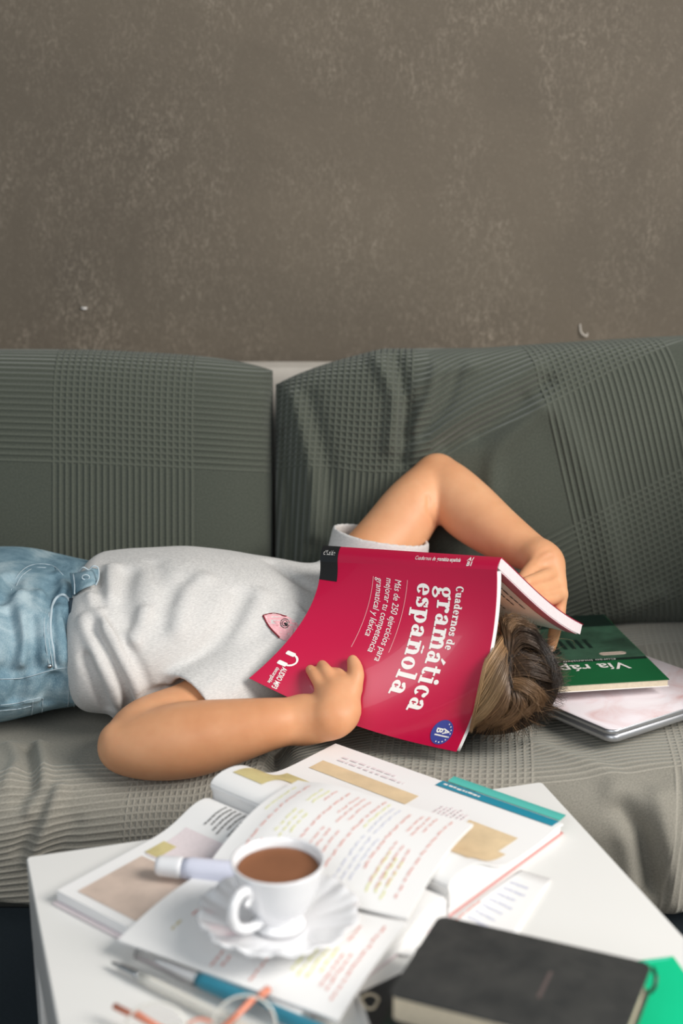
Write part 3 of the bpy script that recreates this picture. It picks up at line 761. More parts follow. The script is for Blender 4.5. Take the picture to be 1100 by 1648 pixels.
# folds
for pix, a, wd in (([(10, 985), (22, 1030), (12, 1075)], -.009, .009), ([(0, 985), (10, 1020), (4, 1060)], .006, .008), ([(30, 960), (40, 1010), (34, 1060)], .006, .010),
                   ([(52, 1000), (54, 1040), (52, 1075)], -.007, .007), ([(66, 960), (64, 1000), (70, 1050)], .005, .009),
                   ([(20, 930), (12, 950), (0, 962)], -.008, .009), ([(95, 925), (104, 945), (100, 955)], .004, .006), ([(90, 930), (84, 950), (76, 975)], -.004, .008),
                   ([(36, 1085), (32, 1105), (26, 1125)], -.006, .006), ([(86, 1090), (78, 1110), (76, 1130)], -.003, .006), ([(104, 985), (112, 1020), (118, 1060)], -.004, .004),
                   ([(92, 980), (96, 1020), (100, 1060)], .004, .007),
                   ([(86, 985), (84, 1020), (89, 1070)], -.005, .0035), ([(0, 1093), (50, 1088), (90, 1077), (124, 1074)], .0022, .003),
                   ([(78, 985), (76, 1020), (80, 1072)], .003, .0035), ([(108, 1085), (108, 1130), (104, 1172)], .0022, .0035), ([(118, 1082), (118, 1130), (113, 1170)], .0022, .003),
                   ([(0, 1136), (40, 1130), (66, 1124)], .002, .003), ([(66, 1124), (64, 1150), (54, 1184)], .0022, .0035)):
    jn.fold(pix, a*2.5 if wd > .0036 else a*1.3, wd)
V, Q = jn.mesh(2)
# the rest of the legs, out of frame, joined on as the same garment
jl = Field((-1.34, 1.54, .41), (-.59, 1.90, .62), .006)
for yy in (1.645, 1.80): jl.chain([(-.58, yy, .506), (-.86, yy, .512), (-1.22, yy, .490)], [.074, .062, .046], k=.01)
V2, Q2 = jl.mesh(1)
nz = np.array([mnoise.noise((x*30, y*30, z*30)) for x, y, z in V]); V = V+np.column_stack([nz*0, -nz*.0012, nz*.0012])
jeans = mesh('jeans', np.vstack([V, V2]), np.vstack([Q, Q2+len(V)]), M['denim'], person)
ft = Field((-1.40, 1.55, .41), (-1.18, 1.90, .62), .005)
for yy in (1.655, 1.79): ft.cone((-1.2, yy, .48), (-1.275, yy, .475), .034, .034, k=.01); ft.cone((-1.275, yy, .475), (-1.30, yy+(.03 if yy > 1.7 else -.03), .575), .032, .02, k=.02)
V, Q = ft.mesh(1); mesh('socks', V, Q, M['ink'], person)
surf_strip(jn, [(114, 971), (108, 961), (100, 957), (90, 963), (84, 976), (81, 1000), (82, 1025), (86, 1045), (90, 1076)], .0018, 'pocket_edge', M['thread'], jeans, .001, 40)
for pix in ([(73, 985), (71, 1010), (74, 1040), (80, 1075)], [(79, 985), (77, 1010), (80, 1040), (85, 1074)],
            [(0, 1093), (30, 1092), (50, 1088), (90, 1077), (124, 1074)], [(110, 1082), (110, 1130), (104, 1174)], [(121, 1078), (120, 1130), (115, 1172)],
            [(0, 1135), (25, 1132), (45, 1127), (66, 1123)], [(0, 1144), (30, 1141), (52, 1136)], [(69, 1124), (67, 1150), (57, 1183)], [(53, 1128), (51, 1150), (44, 1183)],
            [(24, 948), (34, 928), (55, 914), (80, 914)], [(18, 950), (30, 924), (52, 909), (84, 910), (104, 928)]):
    surf_strip(jn, pix, .0005, 'stitching', M['thread'], jeans, .0008, 30)
def rivet(px, py):
    p = jn.hit(px, py)
    if p is None: return
    u = upcam(p); MB().tube([p, p+u*.0022], .0028, 12).build('rivet', M['steel'], jeans, True)
rivet(80, 1072)
surf_strip(jn, [(116, 968), (121, 1010), (127, 1055), (131, 1100), (134, 1135), (136, 1164)], .0060, 'inner_waistband', M['denim_dark'], jeans, -.0025, 30)
# open waistband standing off the waist, dark inside
WB = []
for t in np.linspace(0, 1, 22):
    p = smooth_path([(113, 926), (118, 950), (124, 975), (130, 1030), (136, 1090), (140, 1130), (139, 1168)], 40)[int(t*39)]
    WB.append(p)
def band(pa, pb, ya, yb, name, m, parent, n=26, thick=.0016):
    A = smooth_path([D(x, y, Y) for (x, y), Y in zip(pa, ya)], n); B = smooth_path([D(x, y, Y) for (x, y), Y in zip(pb, yb)], n)
    V = np.concatenate([np.stack([lerp(A, B, t) for t in np.linspace(0, 1, 6)], 1).reshape(-1, 3)])
    V2_ = V+np.array([0, thick, 0]); k = len(V); F = [tuple(f) for f in grid_faces(n, 6)]+[tuple(f[::-1]+k) for f in grid_faces(n, 6)]
    ring = [i*6 for i in range(n)]+[(n-1)*6+j for j in range(1, 6)]+[i*6+5 for i in range(n-2, -1, -1)]+[j for j in range(4, 0, -1)]
    for a, b in zip(ring, ring[1:]+ring[:1]): F.append((a, a+k, b+k, b))
    return mesh(name, np.vstack([V, V2_]), F, m, parent, True)
wb = band([(112, 923), (130, 921), (146, 915), (160, 917)], [(118, 960), (130, 950), (146, 943), (156, 940)], [1.69, 1.675, 1.68, 1.69], [1.655, 1.645, 1.645, 1.655], 'waistband', M['denim'], jeans)
MB().tube(smooth_path([D(126, 920, 1.672), D(134, 913, 1.668), D(143, 917, 1.670), D(150, 911, 1.670), D(158, 914, 1.672), D(159, 930, 1.662), D(154, 942, 1.652)], 40), .0009, 6).build('loose_thread', M['thread'], wb, True)
MB().tube(smooth_path([D(118, 924, 1.682), D(120, 940, 1.664), D(120, 956, 1.648)], 12), .0009, 6).build('stitching', M['thread'], wb, True)
bh = [D(138+6*math.cos(a), 929+4*math.sin(a), 1.660) for a in np.linspace(0, 6.28, 17)[:-1]]
MB().tube(bh, .0009, 6, True).build('buttonhole', M['thread'], wb, True)

# ------------------------------------------------------------------ hair
def head_surf(px, py, lift=0.):
    """photo pixel -> point on the hair volume around the head"""
    cen = hp(.012, 0, -.006); r = (.097+lift, .081+lift, .076+lift)
    d = HR@ray(px, py); o = HR@(CAM-cen); R_ = np.array(r); dd = d/R_; oo = o/R_
    a = dd@dd; b = 2*dd@oo; c_ = oo@oo-1; disc = b*b-4*a*c_
    if disc < 0: t = -b/(2*a)
    else: t = (-b-math.sqrt(disc))/(2*a)
    return CAM+ray(px, py)*t
def on_head(px, py):
    R_ = np.array([.1035, .0875, .0825]); d = HR@ray(px, py)/R_; o = HR@(CAM-hp(.012, 0, -.006))/R_
    return (d@o)**2-(d@d)*(o@o-1) > 0
capV = []; nu, nv = 50, 60
scalp = np.array([head_surf(*p) for p in ((818, 1062), (820, 1075), (821, 1090), (820, 1105))])
for i in range(nu):
    for j in range(nv):
        a = math.pi*i/(nu-1); b = 2*math.pi*j/nv
        l = np.array([math.cos(a), math.sin(a)*math.cos(b), math.sin(a)*math.sin(b)])
        x = l*np.array([.0905, .0735, .0685])
        # keep the face free: pull the volume in where the face looks up
        if x[2] > .02 and x[0] < .06: x = x*np.array([1, .92, .80])
        capV.append(hp(.011, 0, -.006)+hc*x[0]+hs*x[1]+hf*x[2])
capV = np.array(capV); dm = np.min(np.linalg.norm(capV[:, None]-scalp[None], axis=2), 1)
cc = np.where((dm < .011)[:, None], np.array(srgb(176, 138, 126)), np.array(srgb(50, 38, 30)))
hair_cap = mesh('hair', capV, grid_faces(nu, nv, True), M['cap'], person, True, col=cc)
SV = []; SF = []; SC = []
def strand(P, r0, col):
    P = np.array(P); m = len(P); T = np.gradient(P, axis=0); T /= np.linalg.norm(T, axis=1, keepdims=True)+1e-9
    tc = CAM-P; s1 = np.cross(T, tc); s1 /= np.linalg.norm(s1, axis=1, keepdims=True)+1e-9; s2 = np.cross(T, s1)
    b = sum(len(v) for v in SV); rr = (r0*(1-.75*np.linspace(0, 1, m)**3))[:, None]
    ring = np.stack([P+s1*rr, P-s1*rr*.5+s2*rr*.87, P-s1*rr*.5-s2*rr*.87], 1)
    SV.append(ring.reshape(-1, 3)); k = np.arange(m-1)
    for a in range(3):
        c_ = (a+1) % 3; SF.append(np.stack([b+k*3+a, b+k*3+c_, b+(k+1)*3+c_, b+(k+1)*3+a], -1))
    SC.append(np.repeat(np.broadcast_to(col, (m, 3)), 3, 0) if np.ndim(col) == 1 else np.repeat(col, 3, 0))
BLOND = np.array(srgb(224, 188, 140)); MID = np.array(srgb(156, 120, 84)); BRN = np.array(srgb(98, 74, 54)); DRK = np.array(srgb(54, 42, 34))
def lock(ga, gb, n, c0, c1, lift=(0, .010), jit=2.2, r=.00028, curl=0, spread=1., liftend=0):
    """strands between two guide lines traced in the photo, laid on the head volume"""
    m = 16; A = smooth_path(ga, m); B = smooth_path(gb, m)
    clump = [(rng.random(), rng.uniform(-1, 1, 2), rng.uniform(*lift), rng.random()) for _ in range(max(4, n//14))]
    for _ in range(n):
        ct, co, cl, cv = clump[rng.integers(len(clump))]
        t = np.clip(ct+rng.normal(0, .05), -.05, 1.05); P2 = A*(1-t)+B*t
        ph = rng.uniform(0, 6.28); am = rng.normal(0, jit*.5)
        s = np.linspace(0, 1, m)
        off = np.column_stack([np.sin(s*3.5+ph), np.cos(s*3.1+ph)])*am*(s[:, None]**.8)+co*jit*s[:, None]*1.5
        if curl: off += np.column_stack([np.sin(s*7+ph+cv*3), np.cos(s*7+ph+cv*3)])*curl*s[:, None]
        P2 = P2+off*spread+rng.normal(0, .5, 2)
        P2[:, 0] = np.maximum(P2[:, 0], 811-(P2[:, 1]-917)*.215+rng.uniform(0, 6))
        lf = cl+rng.uniform(0, .003)+liftend*s
        P = np.array([head_surf(x, y, l_) for (x, y), l_ in zip(P2, np.broadcast_to(lf, m)*np.sin(np.clip(s*3+.25, 0, 1.57)))])
        P[:, 2] = np.maximum(P[:, 2], SEATZ+.004+rng.uniform(0, .006))
        mixv = np.clip(cv*.7+rng.random()*.3, 0, 1); col = (c0*(1-s[:, None]*.6)+c1*s[:, None]*.6)*(.62+.62*mixv)
        strand(P, r*rng.uniform(.7, 1.35), np.clip(col, 0, 1))
# near side, straight, blond to light brown, falling left under the book
lock([(816, 1012), (795, 1040), (772, 1078), (752, 1130)], [(822, 1040), (800, 1078), (775, 1120), (745, 1172)], 520, MID, BLOND, (.001, .012))
lock([(818, 1040), (798, 1080), (778, 1120), (742, 1168)], [(820, 1075), (812, 1110), (790, 1145), (752, 1178)], 520, BRN, BLOND, (.001, .012))
lock([(819, 1060), (808, 1090), (795, 1125), (775, 1160)], [(822, 1108), (818, 1135), (802, 1155), (770, 1176)], 420, BRN, MID*1.05, (.0, .010), 2.6)
lock([(822, 1100), (826, 1130), (815, 1152), (790, 1168)], [(832, 1105), (846, 1132), (836, 1156), (812, 1172)], 340, BRN, MID, (.0, .008), 3, curl=2)
# towards the crown and right, darker, messy
lock([(824, 1062), (845, 1052), (872, 1060), (893, 1080)], [(823, 1090), (850, 1085), (880, 1092), (900, 1098)], 420, BRN, DRK, (.002, .016), 3.4, curl=3)
lock([(824, 1085), (848, 1092), (872, 1108), (880, 1125)], [(823, 1108), (842, 1112), (862, 1128), (858, 1146)], 420, MID*.9, BRN, (.002, .012), 3, curl=2.5)
lock([(828, 1100), (852, 1110), (868, 1132), (850, 1150)], [(826, 1112), (836, 1128), (838, 1146), (818, 1160)], 260, BRN, MID, (.001, .010), 3, curl=3)
lock([(820, 1030), (838, 1012), (862, 1022), (872, 1050)], [(824, 1060), (846, 1040), (876, 1056), (892, 1086)], 460, BRN*.9, DRK, (.004, .018), 3.2, curl=3)
lock([(812, 1012), (810, 998), (820, 990), (838, 990)], [(824, 1034), (828, 1012), (846, 1004), (866, 1020)], 420, MID*.85, BRN, (.002, .012), 3, curl=2)
lock([(818, 1055), (812, 1026), (808, 1005), (803, 985)], [(824, 1060), (830, 1036), (836, 1015), (850, 1000)], 360, BRN, BRN*.9, (.001, .010), 2.6)
lock([(842, 1012), (862, 1016), (880, 1045), (898, 1078)], [(856, 1040), (880, 1062), (902, 1088), (896, 1112)], 360, DRK, DRK*.9, (.008, .020), 4, curl=4)
# all-round undercoat combed out from the parting
for _ in range(2400):
    a = rng.uniform(0, 2*math.pi); p0 = np.array([821+rng.normal(0, 2), rng.uniform(1040, 1108)]); d0 = np.array([math.cos(a), math.sin(a)])
    L_ = rng.uniform(60, 105); bend = rng.normal(0, .5); left = d0[0] < -.2
    if d0[1] < -.1: L_ *= .62
    if d0[1] > .2: L_ *= 1.2
    ex, ey = p0+L_*d0
    if ex < 812-(ey-917)*.215: continue
    P2 = [p0+L_*s_*np.array([math.cos(a+bend*s_), math.sin(a+bend*s_)]) for s_ in np.linspace(0, 1, 14)]
    P2 = [q_ for q_ in P2 if on_head(*q_) and q_[0] > 812-(q_[1]-917)*.215]
    if len(P2) < 5: continue
    lf = rng.uniform(.0, .006); P = np.array([head_surf(x, y, lf*math.sin(min(1.5, .2+3*s_))) for (x, y), s_ in zip(P2, np.linspace(0, 1, len(P2)))]); P[:, 2] = np.maximum(P[:, 2], SEATZ+.004)
    strand(P, .0004*rng.uniform(.7, 1.3), (MID if left else (BRN*.75 if rng.random() < .5 else DRK))*rng.uniform(.6, 1.15))
# fly-aways
for _ in range(34):
    a = rng.uniform(-.15, 1.6); c0_ = np.array([840+rng.normal(0, 12), 1070+rng.normal(0, 22)])
    d0 = np.array([math.cos(a), math.sin(a)]); L_ = rng.uniform(55, 92); ph = rng.uniform(0, 6)
    P2 = [c0_+d0*L_*s_+np.array([-d0[1], d0[0]])*10*math.sin(ph+s_*4) for s_ in np.linspace(0, 1, 12)]
    P = np.array([head_surf(min(x, 925), y, .006+.02*s_) for (x, y), s_ in zip(P2, np.linspace(0, 1, 12))]); P[:, 2] = np.maximum(P[:, 2], .47)
    strand(P, .00013, MID)
mesh('hair_strands', np.vstack(SV), np.vstack(SF), M['hair'], hair_cap, True, col=np.vstack(SC))

# ------------------------------------------------------------------ crimson workbook over the face
book = thing('workbook', 'large crimson Spanish grammar workbook opened face down over the head like a tent', 'book', tuple(lerp(H0, H1, .5)*(1, 1, 0)+np.array([0, 0, .45])))
fc = edge_split(slab(cov, 40, 40, .0011, 'front_cover', M['crimson'], book))
slab(lambda u, v, o: cov(.004+u*1.010, .01+v*.985, o), 30, 30, .0030, 'front_pages', M['paper'], book, -.0013)
def spine(u, v, off=0.):
    u = np.asarray(u, float)[..., None]; v = np.asarray(v, float)[..., None]
    p = lerp(lerp(K0, K1, u), lerp(H0, H1, u), v); n = nrm(np.cross(H1-H0, H0-K0)); n = n if n[2] > 0 else -n
    return p+n*(4*v*(1-v)*.0022+off)
sp = edge_split(slab(spine, 30, 9, .0011, 'spine', M['crimson'], book))
BN = nrm(np.cross(K1-K0, B1-K1)); BN = BN if BN[2] > 0 else -BN
def back(u, v, off=0.):
    u = np.asarray(u, float)[..., None]; v = np.asarray(v, float)[..., None]
    p = lerp(lerp(K0, K1, u), lerp(B0, B1, u), v)
    return p+np.array([-.2, -.2, -.6])*(.011*4*v*(1-v)*(v**.5))+BN*off
slab(back, 30, 24, .0006, 'back_cover', M['crimson'], book)
TB = .0128
def backblock(u, v, o): return back(.004+u*.993, v*.992, o)
edge_split(slab(backblock, 30, 24, TB, 'page_block', M['paper_edge'], book, -.0007))
inner_off = -(TB+.0016)
slab(lambda u, v, o: back(.003+u*.993, .03+v*.93, o-.010*np.sin(np.asarray(v)*math.pi)[..., None]**1.0 if False else o), 30, 24, .0005, 'loose_page', M['paper'], book, inner_off)
slab(lambda u, v, o: back(.945+u*.051, .03+v*.92, o), 6, 24, .0004, 'page_header', M['rose'], book, inner_off-.0006)

def on_map(fun, P2, F, name, m, parent, off=.0005, col=None):
    P2 = np.asarray(P2, float); V = fun(P2[:, 0], P2[:, 1], off); return mesh(name, V, F, m, parent, False)
_tc = {}
def text2d(s, bold=0., shear=0.):
    key = (s, bold, shear)
    if key in _tc: return _tc[key]
    cu = bpy.data.curves.new('t', 'FONT'); cu.body = s; cu.size = 1; cu.offset = bold; cu.shear = shear; cu.resolution_u = 3; cu.fill_mode = 'FRONT' if hasattr(cu, 'fill_mode') else None
    ob = bpy.data.objects.new('t', cu); C.objects.link(ob); dg = bpy.context.evaluated_depsgraph_get(); me = ob.evaluated_get(dg).to_mesh()
    V = np.array([v.co[:2] for v in me.vertices]); F = [tuple(p.vertices) for p in me.polygons]
    ob.evaluated_get(dg).to_mesh_clear(); bpy.data.objects.remove(ob); bpy.data.curves.remove(cu)
    _tc[key] = (V, F); return V, F
# slab-serif glyphs, x-height 1: every stroke is a filled polygon
def arc(cx, cy, rx, ry, a0, a1, wh, wv, n=18):
    A = np.radians(np.linspace(a0, a1, n)); P = []
    O = []; I = []
    for a in A:
        wd = wh*abs(math.cos(a))**1.3+wv*abs(math.sin(a))**1.3
        c_, s_ = math.cos(a), math.sin(a); O.append((cx+rx*c_, cy+ry*s_)); nx, ny = c_*ry, s_*rx; q_ = math.hypot(nx, ny)+1e-9
        I.append((cx+rx*c_-nx/q_*wd, cy+ry*s_-ny/q_*wd))
    return O, I
def glyph(ch):
    R = []; st = .30; th = .13
    rect = lambda x0, y0, x1, y1: R.append(([(x0, y0), (x0, y1)], [(x1, y0), (x1, y1)]))
    dot = lambda cx, cy, r: R.append(([(cx+r*math.cos(a), cy+r*math.sin(a)) for a in np.linspace(0, 2*math.pi, 15)], [(cx, cy)]*15))
    A = lambda *k, **q_: R.append(arc(*k, **q_))
    if ch in 'aá':
        A(.36, .29, .33, .30, 40, 330, .27, .12); rect(.52, .04, .82, .70); A(.47, .68, .35, .33, 0, 150, .30, .13); dot(.22, .78, .13); rect(.60, 0, 1.0, .13); W = 1.02
        if ch == 'á': R.append(([(.42, 1.13), (.66, 1.50)], [(.56, 1.10), (.92, 1.40)]))
    elif ch == 'g':
        A(.42, .66, .38, .34, 0, 360, .26, .11, n=26); A(.46, -.20, .44, .26, 0, 360, .15, .13, n=26); R.append(([(.10, .14), (.20, .42)], [(.40, .02), (.36, .38)])); rect(.15, .0, .62, .16)
        A(.78, .82, .20, .18, 60, 180, .12, .12); dot(.90, .93, .12); W = 1.02
    elif ch == 'r':
        rect(.14, 0, .44, .98); rect(0, 0, .60, .13); rect(0, .86, .44, 1); A(.62, .58, .30, .42, 60, 165, .16, .16); dot(.76, .80, .16); W = .94
    elif ch in 'mnñ':
        k = 2 if ch == 'm' else 1
        rect(.14, 0, .43, .98); rect(0, 0, .54, .13); rect(0, .86, .43, 1)
        for i in range(k):
            x = .14+.56*i; A(x+.46, .55, .40, .46, 0, 160, .30, .17); rect(x+.56, 0, x+.86, .56); rect(x+.47, 0, x+.97, .13)
        W = 1.12+.56*(k-1)
        if ch == 'ñ': A(.42, 1.18, .17, .14, 20, 170, .12, .11); A(.68, 1.30, .17, .14, 200, 350, .12, .11)
    elif ch == 't':
        rect(.16, .22, .46, 1.30); rect(0, .86, .70, 1); A(.50, .28, .34, .29, 180, 320, .30, .14); W = .76
    elif ch == 'i':
        rect(.14, 0, .44, .98); rect(0, 0, .58, .13); rect(0, .86, .44, 1); dot(.28, 1.27, .18); W = .62
    elif ch == 'l':
        rect(.14, 0, .44, 1.45); rect(0, 0, .58, .13); rect(0, 1.32, .44, 1.45); W = .62
    elif ch == 'c':
        A(.44, .5, .42, .51, 40, 320, .29, .13, n=26); dot(.70, .76, .15); W = .88
    elif ch == 'e':
        A(.44, .5, .42, .51, 0, 318, .28, .12, n=26); rect(.22, .46, .84, .58); W = .92
    elif ch == 's':
        A(.38, .73, .33, .28, 30, 260, .22, .14); A(.40, .27, .35, .28, -150, 80, .22, .14); R.append(([(.06, .70), (.60, .36)], [(.24, .86), (.74, .46)]))
        rect(.60, .64, .72, .98); rect(.04, .02, .16, .36); W = .80
    elif ch == 'p':
        rect(.14, -.44, .44, .98); rect(0, -.44, .58, -.31); rect(0, .86, .44, 1); A(.58, .5, .42, .51, -150, 150, .29, .13); W = 1.04
    elif ch == 'd':
        rect(.56, 0, .86, 1.45); rect(.42, 1.32, .86, 1.45); rect(.6, 0, 1.0, .13); A(.42, .5, .42, .51, 30, 330, .29, .13); W = 1.04
    elif ch == 'u':
        rect(.12, .35, .42, 1); rect(0, .87, .42, 1); A(.50, .45, .38, .46, 180, 330, .3, .16); rect(.60, 0, .90, 1); rect(.48, .87, .9, 1); rect(.6, 0, 1.04, .13); W = 1.08
    elif ch == 'o': A(.44, .5, .43, .51, 0, 360, .29, .13, n=28); W = .90
    elif ch == 'C': A(.62, .68, .58, .70, 45, 315, .30, .13, n=26); rect(.94, .92, 1.05, 1.34); W = 1.16
    elif ch == ' ': W = .5
    else: W = .5
    V = []; F = []
    for O, I in R:
        b = len(V); n = len(O); V += O+I; F += [(b+i, b+i+1, b+n+i+1, b+n+i) for i in range(n-1)]
    return V, F, W
def slab_text(s, gap=.05):
    V = []; F = []; x = 0
    for ch in s:
        g, f, w_ = glyph(ch); b = len(V); V += [(p[0]+x, p[1]) for p in g]; F += [tuple(i+b for i in q_) for q_ in f]; x += w_+gap
    return np.array(V), F, x-gap
def lay(P, F, width, a, b, xh, fun, name, m, parent, off=.0005, sub=True):
    """set text along the line a->b in surface coordinates; letters stand towards +u"""
    a = np.array(a); b = np.array(b); P = np.asarray(P, float)
    q_ = a+(b-a)*(P[:, :1]/width); q_ = q_+np.column_stack([P[:, 1]*xh, P[:, 1]*0]); return on_map(fun, q_, F, name, m, parent, off)
def title(s, p0, p1, xh, m=None):
    V_, F_, W_ = slab_text(s); return lay(V_, F_, W_, uv_at(*p0), uv_at(*p1), xh, cov, 'title_lettering', m or M['ink'], fc)
title('gramática', (705, 943), (653, 1142), .070); title('española', (673, 938), (624, 1115), .068)
title('Cuadernos de', (735, 943), (716, 1046), .030)
def bf(s, a, b, size, fun, parent, name='cover_lettering', m=None, bold=0., shear=0., off=.0005):
    V_, F_ = text2d(s, bold, shear); wd = V_[:, 0].max(); return lay(V_, F_, wd, a, b, size, fun, name, m or M['ink'], parent, off)
bf('Más de 250 ejercicios para', uv_at(636, 932), uv_at(603, 1063), .052, cov, fc, m=M['ink'], shear=.2)
bf('mejorar tu competencia', uv_at(622, 930), uv_at(592, 1048), .052, cov, fc, m=M['ink'], shear=.2)
bf('gramatical y léxica', uv_at(607, 929), uv_at(587, 1022), .052, cov, fc, m=M['ink'], shear=.2)
def uvline(p0, p1, wd, m, name='rule'):
    a, b = np.array(uv_at(*p0)), np.array(uv_at(*p1)); n = 14; V_ = []
    for t in np.linspace(0, 1, n): q_ = lerp(a, b, t); V_ += [(q_[0]-wd/2, q_[1]), (q_[0]+wd/2, q_[1])]
    on_map(cov, V_, grid_faces(n, 2), name, m, fc, .0005)
uvline((656, 934), (626, 1051), .0028, M['pinkink']); uvline((602, 928), (566, 1041), .0028, M['pinkink'])
# blue round badge with a ring of dots
bu, bv = uv_at(712, 1178); r_u, r_v = .050, .068
disc = [(bu, bv)]+[(bu+r_u*math.cos(a), bv+r_v*math.sin(a)) for a in np.linspace(0, 2*math.pi, 33)[:-1]]
on_map(cov, disc, [(0, i+1, (i+1) % 32+1) for i in range(32)], 'badge', M['blue'], fc, .0006)
dv = []; df = []
for k in range(9):
    a = -1.1+k*.36; c_ = (bu+r_u*.80*math.cos(a), bv+r_v*.80*math.sin(a)); b_ = len(dv)
    dv += [(c_[0]+.0042*math.cos(t)*(1 if i % 2 else .5), c_[1]+.0056*math.sin(t)*(1 if i % 2 else .5)) for i, t in enumerate(np.linspace(0, 2*math.pi, 11)[:-1])]; df.append(tuple(range(b_, b_+10)))
on_map(cov, dv, df, 'badge_stars', M['ink'], fc, .0009)
bf('A1', (bu+.004, bv-.022), (bu+.004, bv+.022), .042, cov, fc, 'badge_lettering', bold=.03, off=.0009)
bf('B1', (bu-.028, bv-.022), (bu-.028, bv+.022), .042, cov, fc, 'badge_lettering', bold=.03, off=.0009)
# headphones and small words near the lower corner
hu, hv = uv_at(467, 1062)
O, I = arc(0, 0, 1, 1, -90, 90, .22, .22); g_ = [(hu+p[0]*.036, hv+p[1]*.042) for p in O+I]; n_ = len(O)
on_map(cov, g_, [(i, i+1, n_+i+1, n_+i) for i in range(n_-1)], 'headphone_mark', M['ink'], fc)
for sgn in (-1, 1):
    c_ = hv+sgn*.037; rr = roundrect(hu-.040, c_-.013, hu+.004, c_+.013, .006); on_map(cov, rr, [tuple(range(len(rr)))], 'headphone_mark', M['ink'], fc)
bf('AUDIO MP3', uv_at(455, 1073), uv_at(437, 1105), .036, cov, fc, bold=.02); bf('descargable', uv_at(446, 1074), uv_at(430, 1098), .026, cov, fc, bold=.01)
# black block at the foot of cover and spine
def patchmap(fun, u0, v0, u1, v1, name, m, parent, off=.0004, n=10):
    u, v = np.meshgrid(np.linspace(u0, u1, n), np.linspace(v0, v1, n), indexing='ij'); on_map(fun, np.column_stack([u.ravel(), v.ravel()]), grid_faces(n, n), name, m, parent, off)
patchmap(cov, 0, 0, .105, .165, 'black_block', M['black'], fc); patchmap(spine, 0, 0, .105, 1, 'black_block', M['black'], sp)
def sptxt(s, u0, u1, size, v=.62, bold=0., m=None):
    V_, F_ = text2d(s, bold, .15); wd = V_[:, 0].max(); q_ = np.column_stack([u0+(u1-u0)*V_[:, 0]/wd, v-V_[:, 1]*size]); on_map(spine, q_, F_, 'spine_lettering', m or M['ink'], sp, .0004)
sptxt('difusión', .015, .085, .42); sptxt('Cuadernos de', .55, .665, .40); sptxt('gramática española', .672, .80, .40, bold=.02)
sptxt('A1', .835, .865, .42, .50, .03); sptxt('B1', .835, .865, .42, .85, .03)
# text on the loose page inside
def rows(fun, u0, v0, u1, v1, nrow, name, m, parent, off, along='v', wd=.25, seed=1, fill=.9):
    r_ = random.Random(seed); V_ = []; F_ = []
    for i in range(nrow):
        c_ = lerp(u0, u1, (i+.5)/nrow) if along == 'v' else lerp(v0, v1, (i+.5)/nrow)
        hw = abs((u1-u0) if along == 'v' else (v1-v0))/nrow*wd; a, b = (v0, v1) if along == 'v' else (u0, u1); x = 0.; end = r_.uniform(.7, 1)*fill
        while x < end:
            L_ = r_.uniform(.03, .10); p, q_ = a+(b-a)*x, a+(b-a)*min(x+L_, end); k = len(V_); j = r_.uniform(-.3, .3)*hw
            for t, sg in ((p, -1), (p, 1), (q_, 1), (q_, -1)): V_.append((c_+j+sg*hw, t) if along == 'v' else (t, c_+j+sg*hw))
            F_.append((k, k+1, k+2, k+3)); x += L_+r_.uniform(.012, .03)
    return on_map(fun, V_, F_, name, m, parent, off)
rows(back, .92, .10, .84, .75, 2, 'page_text', M['darkink'], book, inner_off-.0010, wd=.09, seed=3)
rows(back, .80, .10, .45, .85, 6, 'page_text', M['greyink'], book, inner_off-.0010, wd=.07, seed=4)

# ------------------------------------------------------------------ laptop and course book on the seat
lu = nrm([.839, .545, 0]); lv = nrm([-.545, .839, -.075]); ln = nrm(np.cross(lu, lv)); LM = np.array([lu, lv, ln])
LO = Z(985, 1186, .452)
lap = thing('laptop', 'closed laptop with pink marble lid lying on the seat beside the hair', 'laptop', (LO[0]+.05, LO[1]+.1, .43))
def lbox(z0, z1, r, nm, m, par, ch, ins=0):
    return MB().prism(roundrect(ins, ins, .212-ins, .235-ins, r, 8), z0, z1, LM, LO, ch).build(nm, m, par, True)
edge_split(lbox(-.009, -.0005, .012, 'base', M['alu'], lap, .002), 50); ll = edge_split(lbox(.0003, .0065, .012, 'lid', M['alu'], lap, .0015), 50)
edge_split(lbox(.0066, .0074, .012, 'lid_cover', M['marble'], ll, .0003), 50)
VO = Z(1078, 1093, .478); va = nrm([-.995, -.10, -.02]); vb = nrm([-.16, .985, -.035]); vn = -nrm(np.cross(va, vb)); 
if vn[2] < 0: vn = -vn
VM = np.array([va, vb, vn])
vb_ = thing('course_book', 'green Spanish course book lying on the pink marble laptop', 'book', (VO[0]-.08, VO[1]+.1, .46))
MB().box((.0015, .001, -.0085), (.166, .242, -.0008), VM, VO).build('page_block', M['cream'], vb_)
vc = MB().box((0, 0, -.0008), (.168, .243, 0), VM, VO).build('front_cover', M['vgreen'], vb_)
MB().box((0, 0, -.0093), (.168, .243, -.0085), VM, VO).build('back_cover', M['ink'], vb_)
def vmap(u, v, off=0.):
    u = np.asarray(u, float)[..., None]; v = np.asarray(v, float)[..., None]; return VO+va*u+vb*v+vn*off
MB().box((.001, .078, .0001), (.167, .200, .0003), VM, VO).build('cover_photo', M['vphoto'], vc)
MB().box((.001, .072, .0001), (.167, .079, .0004), VM, VO).build('cover_band', M['vdark'], vc)
MB().box((.001, .196, .0001), (.167, .242, .0004), VM, VO).build('cover_band', M['vdark'], vc)
def vtext(s, x0, x1, y, size, bold=0., m=None):
    V_, F_ = text2d(s, bold); wd = V_[:, 0].max(); on_map(vmap, np.column_stack([x0+(x1-x0)*V_[:, 0]/wd, y-V_[:, 1]*size]), F_, 'cover_lettering', m or M['ink'], vc, .0006)
